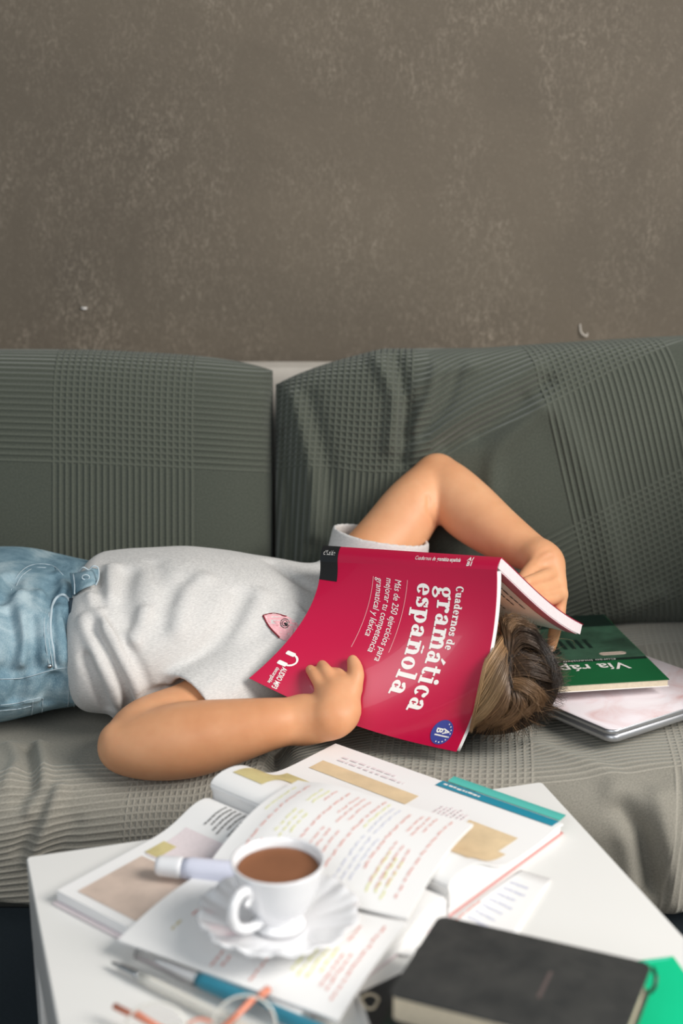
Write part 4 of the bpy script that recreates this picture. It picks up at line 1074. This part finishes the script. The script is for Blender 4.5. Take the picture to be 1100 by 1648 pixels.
vtext('Vía rápida', .032, .155, .062, .030, .012); vtext('Curso intensivo de español', .040, .155, .0775, .007); vtext('difusión', .045, .095, .215, .012); 
for k in range(7):
    x = .055+k*.011; MB().box((x, .118, .0003), (x+.005, .150, .0005), VM, VO).build('window_print', M['vdark'], vc)
for (x0, y0, x1, y1, mm) in ((.10, .10, .150, .150, 'vdark'), (.112, .150, .16, .175, 'tan2'), (.02, .09, .055, .10, 'tan2')):
    o = MB().prism(roundrect(x0, y0, x1, y1, .006), .0003, .0005, VM, VO).build('photo_shape', M[mm], vc)

# ------------------------------------------------------------------ coffee table
TA = math.atan2(.157, .5235); tx = np.array([math.cos(TA), math.sin(TA), 0]); ty = np.array([-math.sin(TA), math.cos(TA), 0])
TM = np.array([tx, ty, [0, 0, 1]]); TL = np.array([-.308, 1.292, 0])
table = thing('coffee_table', 'square white lacquered coffee table in front of the sofa', 'table', tuple(TL+tx*.275-ty*.275))
ttop = edge_split(MB().prism(roundrect(0, -.55, .547, 0, .004, 3), .360, .450, TM, TL, .0015).build('tabletop', M['white'], table, True), 30)
for x in (.0, .497):
    for y in (-.55, -.05): MB().prism(roundrect(x+.0005, y+.0005, x+.0495, y+.0495, .003, 2), 0, .3595, TM, TL, .001).build('leg', M['white'], table)

# open textbook lying across the far edge
TZ = .451
G0 = np.array([-.131, 1.372, 0]); G1 = np.array([.098, 1.184, 0]); gd = G1-G0; rd = nrm([.634, .773, 0])
tb = thing('open_textbook', 'large open textbook with curling pages spread under the handwritten notebook', 'book', tuple(lerp(G0, G1, .5)+np.array([0, 0, TZ])))
def rp(u, v, off=0.):       # right page: u along gutter, v outwards
    u = np.asarray(u, float)[..., None]; v = np.asarray(v, float)[..., None]
    hgt = .012+.034*np.exp(-((v-.16)/.20)**2)*(1-.15*u)*np.clip(v/.05, 0, 1)**.5-.004*v+.004*np.exp(-((v-.95)/.12)**2)*u
    over = -.018*np.exp(-((v-.10)/.10)**2)*np.clip(v/.05, 0, 1)
    P_ = G0+gd*u+rd*(.196*v+over); P_ = P_+np.array([0, 0, 1.])*(TZ+hgt+off); return P_
def lp(u, v, off=0.):       # left page
    u = np.asarray(u, float)[..., None]; v = np.asarray(v, float)[..., None]
    hgt = .013+.014*np.exp(-((v-.10)/.16)**2)*np.clip(v/.04, 0, 1)**.5-.001*v
    P_ = G0+gd*u-rd*(.213*v); return P_+np.array([0, 0, 1.])*(TZ+hgt+off)
def lowslab(fun, name, m, z0, ztop_off, par):
    nu, nv = 14, 30; u, v = np.meshgrid(np.linspace(0, 1, nu), np.linspace(0, 1, nv), indexing='ij')
    A = fun(u, v, ztop_off).reshape(-1, 3); B = A.copy(); B[:, 2] = np.minimum(z0, A[:, 2]-.0005); n = len(A)
    F = [tuple(f) for f in grid_faces(nu, nv)]+[tuple(f[::-1]+n) for f in grid_faces(nu, nv)]
    ring = [i*nv for i in range(nu)]+[(nu-1)*nv+j for j in range(1, nv)]+[i*nv+nv-1 for i in range(nu-2, -1, -1)]+[j for j in range(nv-2, 0, -1)]
    for a, b in zip(ring, ring[1:]+ring[:1]): F.append((a, a+n, b+n, b))
    return edge_split(mesh(name, np.vstack([A, B]), F, m, par, True), 35)
lowslab(lambda u, v, o: lp(u*.99+.005, v*.98, o), 'left_pages', M['paper'], TZ+.0015, 0, tb)
MB().prism([tuple((G0-rd*.214)[:2]), tuple((G1-rd*.214)[:2]), tuple(G1[:2]), tuple(G0[:2])], TZ-.0003, TZ+.0011).build('cover', M['paper_edge'], tb)
MB().prism([tuple(G0[:2]), tuple(G1[:2]), tuple((G1+rd*.197)[:2]), tuple((G0+rd*.197)[:2])], TZ-.0003, TZ+.0011).build('cover', M['redcover'], tb)
lowslab(lambda u, v, o: rp(u*.99+.005, v*.985, o-.003), 'right_pages', M['paper'], TZ+.0015, 0, tb)
pg = edge_split(slab(rp, 24, 50, .0012, 'curled_page', M['paper'], tb), 40)
edge_split(slab(lambda u, v, o: rp(u, v, o-.0018), 24, 40, .0006, 'curled_page', M['paper'], tb), 40)
def pic(fun, u0, v0, u1, v1, m, par, off=.0006, name='printed_picture', n=14): patchmap(fun, u0, v0, u1, v1, name, m, par, off, n)
pic(rp, .06, .66, .50, .78, M['tan'], pg); pic(rp, .035, .16, .17, .52, M['olive'], pg)
pic(rp, .70, .24, .96, .56, M['tan'], pg); pic(rp, .735, .55, .93, .74, M['tan'], pg)
pic(rp, .50, .93, .985, 1.0, M['teal'], pg, .0008, 'header_band'); rows(rp, .52, .95, .72, .98, 1, 'header_text', M['ink'], pg, .0011, 'u', .28, 5)
rows(rp, .1, .82, .46, .90, 2, 'page_text', M['paper_edge'], pg, .0008, 'u', .2, 6); rows(rp, .60, .57, .72, .86, 7, 'page_text', M['paper_edge'], pg, .0008, 'v', .25, 8)
# second page's mint band standing up along the edge
P_ = [rp(t, 1.0, .002)+np.array([.0, .0, 0]) for t in np.linspace(.52, .985, 12)]; P2_ = [p+rd*.012+np.array([0, 0, .001]) for p in P_]
Vb = np.array([x for p, q_ in zip(P_, P2_) for x in (p, q_)]); Vc = Vb-np.array([0, 0, .0008])
mesh('page_tab', np.vstack([Vb, Vc]), [tuple(f) for f in grid_faces(12, 2)]+[tuple(f[::-1]+24) for f in grid_faces(12, 2)]+[(i*2+1, i*2+25, i*2+27, i*2+3) for i in range(11)], M['mint'], tb)
pgl = tb
pic(lp, .06, .55, .34, .93, M['tan2'], tb, .0006); pic(lp, .06, .27, .33, .53, M['paper_edge'], tb, .0006); pic(lp, .05, .40, .11, .52, M['olive'], tb, .0008)
rows(lp, .10, .07, .30, .27, 9, 'page_text', M['greyink'], tb, .0008, 'v', .18, 9)

# sheet with faint print lying right of the textbook
def qsheet(fun4, z, bulge=None):
    A_ = [Z(x, y, z) for x, y in fun4]
    def f(u, v, off=0.):
        u = np.asarray(u, float)[..., None]; v = np.asarray(v, float)[..., None]
        p = lerp(lerp(A_[0], A_[1], u), lerp(A_[3], A_[2], u), v)
        b = bulge(u, v) if bulge else 0; return p+np.array([0, 0, 1.])*(b+off)
    return f
fs = qsheet([(700, 1500), (838, 1400), (890, 1415), (800, 1560)], .4520, lambda u, v: .0015*np.sin(u*3))
s1 = slab(fs, 10, 10, .0006, 'loose_sheet', M['paper'], None); tag(s1, 'loose white sheet with faint print poking out right of the open textbook', 'paper')
rows(fs, .15, .15, .85, .75, 8, 'faint_print', M['blueink'], s1, .0004, 'v', .14, 11); rows(fs, .1, .03, .6, .10, 1, 'faint_print', M['redink'], s1, .0004, 'u', .25, 12)

# handwritten notebook, open: raised far leaf and flat near leaf
nb = thing('notebook', 'open notebook of colour-coded handwriting lying under cup and saucer', 'notebook', (-.05, 1.2, .47))
nbA = [Z(480, 1247, .506), Z(762, 1326, .492), Z(656, 1478, .482), Z(322, 1400, .478)]
def nA(u, v, off=0.):      # u across (left to right), v from the far edge towards the reader's gutter
    u = np.asarray(u, float)[..., None]; v = np.asarray(v, float)[..., None]
    p = lerp(lerp(nbA[0], nbA[1], u), lerp(nbA[3], nbA[2], u), v)
    p = p+np.array([0, 0, 1.])*(.014*np.sin(v*math.pi)*(1-.25*u)-.006*np.exp(-(u/.12)**2)+off); return p
nbB = [nbA[3]+np.array([-.004, -.004, -.004]), nbA[2]+np.array([0, -.004, -.002]), Z(545, 1642, .4665), Z(190, 1512, .4675)]
def nB(u, v, off=0.):
    u = np.asarray(u, float)[..., None]; v = np.asarray(v, float)[..., None]
    p = lerp(lerp(nbB[0], nbB[1], u), lerp(nbB[3], nbB[2], u), v); return p+np.array([0, 0, 1.])*(.004*np.sin(v*math.pi)+off)
na = edge_split(slab(nA, 24, 24, .0030, 'far_leaf', M['paper'], nb), 40)
nbb = edge_split(slab(nB, 24, 24, .0022, 'near_leaf', M['paper'], nb), 40)
def scribble(fun, u, v0, v1, m, par, r=.0012, seed=0, wob=.004, name='handwriting', broken=True):
    """a written line running along v"""
    R_ = random.Random(seed); V_ = []; F_ = []; x = v0; d = 1 if v1 > v0 else -1
    while (v1-x)*d > 0:
        L_ = R_.uniform(.03, .08) if broken else abs(v1-v0); n = 5
        k = len(V_); 
        for i in range(n):
            t = x+d*L_*i/(n-1); o_ = R_.uniform(-wob, wob) if broken else 0
            V_ += [(u+o_-r, t), (u+o_+r, t)]
        F_ += [(k+2*i, k+2*i+1, k+2*i+3, k+2*i+2) for i in range(n-1)]; x += d*(L_+(R_.uniform(.01, .025)))
    V_ = [(p[0], min(max(p[1], .01), .99)) for p in V_]
    on_map(fun, V_, F_, name, m, par, .0006)
sd = 0
for u, v0, v1, c_ in ((.05, .12, .45, 'yellowink'), (.11, .08, .98, 'redink'), (.165, .70, .98, 'redink'), (.20, .10, .28, 'yellowink'), (.235, .10, .30, 'yellowink'), (.27, .08, .20, 'redink'),
                      (.20, .40, .62, 'yellowink'), (.235, .40, .64, 'yellowink'), (.27, .42, .62, 'yellowink'), (.335, .06, .66, 'redink'), (.395, .08, .34, 'redink'), (.43, .08, .36, 'redink'),
                      (.47, .10, .34, 'redink'), (.395, .50, .72, 'redink'), (.43, .50, .74, 'redink'), (.475, .50, .76, 'redink'), (.53, .04, .80, 'redink'), (.565, .06, .40, 'yellowink'),
                      (.60, .10, .40, 'blueink'), (.635, .10, .42, 'blueink'), (.60, .48, .86, 'blueink'), (.635, .48, .88, 'blueink'), (.67, .48, .80, 'blueink'), (.70, .12, .70, 'redink'),
                      (.76, .10, .30, 'redink'), (.795, .08, .32, 'redink'), (.83, .08, .28, 'redink'), (.76, .46, .80, 'redink'), (.80, .48, .82, 'redink'), (.84, .50, .84, 'redink'),
                      (.765, .56, .84, 'yellowink'), (.81, .60, .88, 'yellowink'), (.845, .62, .88, 'yellowink'), (.905, .06, .90, 'redink')):
    sd += 1; scribble(nA, u, v0, v1, M[c_], na, .0042 if c_ == 'redink' and v1-v0 > .5 else .0036, sd)
for u, v0, v1, c_ in ((.18, .04, .45, 'redink'), (.21, .06, .50, 'redink'), (.235, .04, .34, 'olive'), (.16, .62, .75, 'olive'), (.42, .78, .92, 'redink'), (.46, .80, .92, 'redink'), (.60, .70, .92, 'redink'),
                      (.72, .12, .30, 'redink'), (.76, .14, .34, 'yellowink'), (.80, .14, .30, 'redink'), (.84, .16, .30, 'redink'), (.72, .44, .74, 'yellowink'), (.755, .44, .76, 'yellowink'),
                      (.79, .44, .72, 'yellowink'), (.825, .44, .70, 'yellowink'), (.86, .48, .80, 'redink'), (.89, .46, .84, 'redink'), (.93, .10, .90, 'redink')):
    sd += 1; scribble(nB, u, v0, v1, M[c_], nbb, .0045, sd)

# ------------------------------------------------------------------ cup, saucer, coffee
CZ = .478; CC = Z(449, 1486, CZ+.004); CC[2] = CZ
sau = []
prof = [(.0, .0022), (.012, .0022), (.022, .002), (.026, .0035), (.034, .0055), (.048, .010), (.060, .0150), (.0665, .0185), (.0680, .0180), (.066, .0150), (.058, .0110), (.046, .0065), (.032, .0018), (.026, .0), (.0, .0)]
n = 144; V_ = []
for r_, z_ in prof:
    for k in range(n):
        a = 2*math.pi*k/n; e = max(0, (r_-.030)/.038)
        lobe = abs(math.sin(a*6)) ; rr = r_*1.02*(1+.055*e*(lobe-.5)+.006*e*math.sin(a*36)); zz = z_+.0011*e*(lobe-.5)*-1+.0008*e*math.sin(a*24+r_*100)
        V_.append((CC[0]+rr*math.cos(a), CC[1]+rr*math.sin(a), CC[2]+zz))
sc_o = mesh('saucer', V_, grid_faces(len(prof), n, True), M['china'], None, True); tag(sc_o, 'white scalloped saucer with ruffled rim beneath the coffee cup', 'saucer')
cup = thing('coffee_cup', 'small white china cup of milky coffee standing on the scalloped saucer', 'cup', (CC[0], CC[1], CZ+.0025))
co = (CC[0], CC[1], CZ+.0040)
MB().lathe([(0, .006), (.010, .006), (.016, .002), (.0185, 0), (.0225, .0), (.0235, .0022), (.0205, .0062), (.0185, .009), (.0215, .0125), (.0275, .020), (.0330, .031), (.0365, .043), (.0385, .055), (.0402, .0605), (.0402, .0617),
            (.0388, .0622), (.0374, .0612), (.0358, .055), (.0338, .044), (.0305, .032), (.025, .021), (.018, .0145), (.010, .012), (0, .0115)], 72, co).build('body', M['china'], cup, True)
MB().lathe([(0, .0535), (.020, .0535), (.0338, .0535), (.0350, .0541), (.0352, .0538)], 60, co).build('coffee', M['coffee'], cup, True)
ha = math.radians(234); hd = np.array([math.cos(ha), math.sin(ha), 0]); hb_ = np.array(co)
hpth = smooth_path([hb_+hd*.0345+(0, 0, .046), hb_+hd*.041+(0, 0, .052), hb_+hd*.051+(0, 0, .0535), hb_+hd*.059+(0, 0, .047), hb_+hd*.0605+(0, 0, .036), hb_+hd*.055+(0, 0, .025), hb_+hd*.044+(0, 0, .0175), hb_+hd*.032+(0, 0, .0145), hb_+hd*.022+(0, 0, .0155)], 36)
MB().tube(hpth, np.interp(np.linspace(0, 1, 36), [0, .15, .5, .85, 1], [.0040, .0042, .0046, .0042, .0045]), 14).build('handle', M['china'], cup, True)
cr = smooth_path([hb_+hd*.041+(0, 0, .052), hb_+hd*.0385+(0, 0, .046), hb_+hd*.041+(0, 0, .041), hb_+hd*.0445+(0, 0, .0395)], 14)
MB().tube(cr, np.linspace(.0038, .0030, 14), 12).build('handle_curl', M['china'], cup, True)

# ------------------------------------------------------------------ highlighter behind the cup
def rod(a, b, segs, name, label, cat, par=None):
    a = np.array(a); b = np.array(b); t = thing(name, label, cat, tuple(a*(1, 1, 0)+b*(0, 0, 0)+np.array([0, 0, .452])))
    for nm, t0, t1, r0, r1, m in segs:
        k = 10; ts = np.linspace(t0, t1, k); rr = np.interp(ts, [t0, t1], [r0, r1]); rr[0] *= .9; rr[-1] *= .9
        MB().tube([lerp(a, b, q_) for q_ in ts], rr, 20).build(nm, m, t, True)
    return t
ha0 = Z(254, 1393, .4765); ha1 = ha0+nrm(Z(400, 1407, .4800)-ha0)*.122
rod(ha0, ha1, [('cap', 0, .21, .0095, .0105, M['frost']), ('label_sleeve', .21, .80, .0107, .0107, M['lilac']), ('tail', .80, 1, .0105, .0098, M['frost'])], 'highlighter', 'pale lilac highlighter lying on the open pages behind the cup', 'highlighter')
# pens
pa = Z(180, 1549, .4565); pb = Z(430, 1674, .4565)
L0 = np.linalg.norm(pb-pa)
pen = rod(pa, pb, [('tip', 0, .06, .0012, .0028, M['steel']), ('collar', .06, .19, .0034, .0040, M['steel']), ('barrel', .19, 1.0, .0043, .0048, M['barrel'])], 'ballpoint_pen', 'slim silver ballpoint pen lying nearest the left table edge', 'pen')
MB().lathe([(0, -.001), (.0046, -.001), (.005, 0), (.0046, .001), (0, .001)], 16, tuple(lerp(pa, pb, .19)+np.array([0, 0, .0002]))).build('ring', M['steel'], pen, True)
ma = Z(222, 1534, .4600); mb = Z(490, 1650, .4600)
mk = rod(ma, mb, [('cap', .0, .40, .0060, .0068, M['clear']), ('nib', .12, .38, .0015, .0035, M['frost']), ('grip', .38, .72, .0066, .0072, M['tealpen']), ('barrel', .72, 1.1, .0060, .0066, M['tealpen'])], 'marker_pen', 'teal marker pen with clear cap lying beside the silver pen', 'pen')
# folded glasses, lenses towards the camera
gl = thing('glasses', 'folded coral-armed glasses with thin round rims at the near table edge', 'glasses', tuple(Z(320, 1660, .451)))
def ringpts(cx, cy, r, zb):
    o_ = Z(cx, cy, zb); up = nrm([.05, .42, .90]); rt = np.array([1, 0, 0.]); return [o_+rt*r*math.cos(a)+up*r*.92*math.sin(a) for a in np.linspace(0, 2*math.pi, 41)[:-1]], o_, up
for cx, cy in ((250, 1662), (393, 1650)):
    P_, o_, up = ringpts(cx, cy, .0245, .474); rim = MB().tube(P_, .0009, 8, True).build('rim', M['barrel'], gl, True)
    nn = nrm(np.cross([1, 0, 0], up)); Vd = [o_+nn*.0004]+[p+nn*.0004 for p in P_]; Vd2 = [o_-nn*.0004]+[p-nn*.0004 for p in P_]
    Fd = [(0, i+1, (i+1) % 40+1) for i in range(40)]+[(41, (i+1) % 40+42, i+42) for i in range(40)]+[(i+1, i+42, (i+1) % 40+42, (i+1) % 40+1) for i in range(40)]
    mesh('lens', np.array(Vd+Vd2), Fd, M['lens'], gl, True)
MB().tube(smooth_path([Z(298, 1650, .474), Z(321, 1640, .479), Z(345, 1646, .475)], 12), .0012, 8).build('bridge', M['coral'], gl, True)
g0 = Z(184, 1619, .466); g1_ = Z(290, 1672, .462); MB().tube([g0, lerp(g0, g1_, .5), g1_], [.0028, .0024, .002], 8).build('temple', M['coral'], gl, True)
g0 = Z(425, 1600, .474); g1_ = Z(345, 1668, .462); MB().tube([g0, lerp(g0, g1_, .5), g1_], [.0024, .0022, .002], 8).build('temple', M['coral'], gl, True)
MB().tube([Z(418, 1604, .475), Z(432, 1592, .475)], .0034, 8).build('hinge', M['coral'], gl, True)

# ------------------------------------------------------------------ black notebook stack at right
bx_ = nrm([.167, -.0706, 0]); by_ = np.array([bx_[1], -bx_[0], 0]); by_ = -by_ if by_[1] < 0 else by_
BO = np.array([.036, .9985, 0]); BMx = np.array([bx_, by_, [0, 0, 1]])
lower = thing('lower_book', 'cream-edged dark book lying under the black hardback journal', 'book', tuple(BO+bx_*.1+by_*.06+np.array([0, 0, .451])))
LO2 = BO+np.array([-.006, -.022, 0]); c20 = math.cos(.10); s20 = math.sin(.10); LM2 = np.array([[bx_[0]*c20-bx_[1]*s20, bx_[0]*s20+bx_[1]*c20, 0], [by_[0]*c20-by_[1]*s20, by_[0]*s20+by_[1]*c20, 0], [0, 0, 1]])
MB().box((-.001, .001, .4542), (.170, .118, .4725), LM2, LO2).build('page_block', M['cream'], lower)
MB().prism(roundrect(-.004, -.002, .174, .132, .004), .4726, .4744, LM2, LO2).build('front_cover', M['vdark'], lower)
MB().prism(roundrect(-.004, -.002, .174, .132, .004), .4526, .4541, LM2, LO2).build('back_cover', M['vdark'], lower)
jr = thing('journal', 'black hardback journal with elastic lying on top of the cream-edged book', 'book', tuple(BO+bx_*.09+by_*.06+np.array([0, 0, .475])))
MB().prism(roundrect(.002, .002, .178, .118, .006), .4766, .4981, BMx, BO).build('page_block', M['cream'], jr)
jc = edge_split(MB().prism(roundrect(0, 0, .1815, .1205, .008, 8), .4982, .5005, BMx, BO, .0007).build('front_cover', M['leather'], jr, True), 40)
MB().prism(roundrect(0, 0, .1815, .1205, .008, 8), .4746, .4764, BMx, BO).build('back_cover', M['leather'], jr)
eb = [np.array([.165, -.001, .5009]), np.array([.165, .0605, .5012]), np.array([.165, .1215, .5009]), np.array([.165, .1225, .4875]), np.array([.165, .1215, .4743])]
MB().tube([BO+p@BMx for p in (np.array([.1825, .118, .4985]), np.array([.1865, .112, .494]), np.array([.1870, .106, .489]), np.array([.1835, .102, .485]))], .0018, 8).build('elastic_loop', M['black'], jr, True)
MB().box((.108, .040, .50055), (.111, .078, .5007), BMx, BO).build('embossed_mark', plain('worn emboss', srgb(92, 80, 78), .6), jc)
# black and white card, two index cards, green folder
k4 = [Z(x, y, .4525) for x, y in ((571, 1597), (648, 1560), (690, 1660), (596, 1672))]
def flat(corners, t, name, m, label=None, cat=None, par=None, rnd=0):
    P_ = np.array(corners)[:, :2]; z_ = corners[0][2]; o_ = MB().prism(P_, z_, z_+t).build(name, m, par); return tag(o_, label, cat) if label else o_
pc = flat(k4, .0008, 'picture_card', M['ink'], 'black and white picture card poking out between notebook and journal', 'card')
cc_ = np.mean(k4, 0); flat([np.array(cc_+(p-cc_)*.86)+(0, 0, .0009) for p in k4], .0003, 'printed_area', M['black'], par=pc)
fq = Z(596, 1612, .4540); R4 = [fq+np.array([.0065*math.cos(a)*(1+.2*math.sin(3*a)), .010*math.sin(a), 0]) for a in np.linspace(0, 6.28, 21)[:-1]]
MB().tube(R4, .0012, 6, True).build('pale_print', M['cream'], pc, True)
def card(px, z, label, grp=True):
    P_ = np.array([Z(x, y, z) for x, y in px]); c_ = P_.mean(0); pts = []
    for i in range(4):
        a, b, d = P_[i-1], P_[i], P_[(i+1) % 4]
        for t in (0, .5, 1): pts.append(lerp(lerp(b, a, .08), lerp(b, d, .08), t)*(1-.5*(t == .5))+b*.5*(t == .5))
    return tag(MB().prism(np.array(pts)[:, :2], z, z+.0016).build('index_card', M['paper'], None), label, 'card', 'white index cards')
card([(660, 1462), (706, 1472), (688, 1502), (612, 1490)], .4502, 'white index card, the farther of two beside the journal corner')
card([(618, 1497), (688, 1503), (664, 1540), (596, 1530)], .4520, 'white index card, the nearer of two beside the journal corner')
f0 = Z(1084, 1541, .4508); fe = nrm(Z(1028, 1548, .4508)-f0); fn = np.array([-fe[1], fe[0], 0]); fn = fn if fn[1] < 0 else -fn
fd = [f0+fe*.16, f0, f0+fn*.22, f0+fn*.22+fe*.16]
fo = thing('folder', 'bright green plastic folder sticking out right of the black journal', 'folder', tuple(np.mean(fd, 0)))
flat(fd, .0014, 'cover', M['emerald'], par=fo); e_ = [fd[0]+(0, 0, .0018), fd[1]+(0, 0, .0018)]
MB().tube([fd[0]+(.002, -.004, .0015), fd[1]+(-.004, -.004, .0015)], .0006, 6).build('fold_line', M['mint'], fo, True)
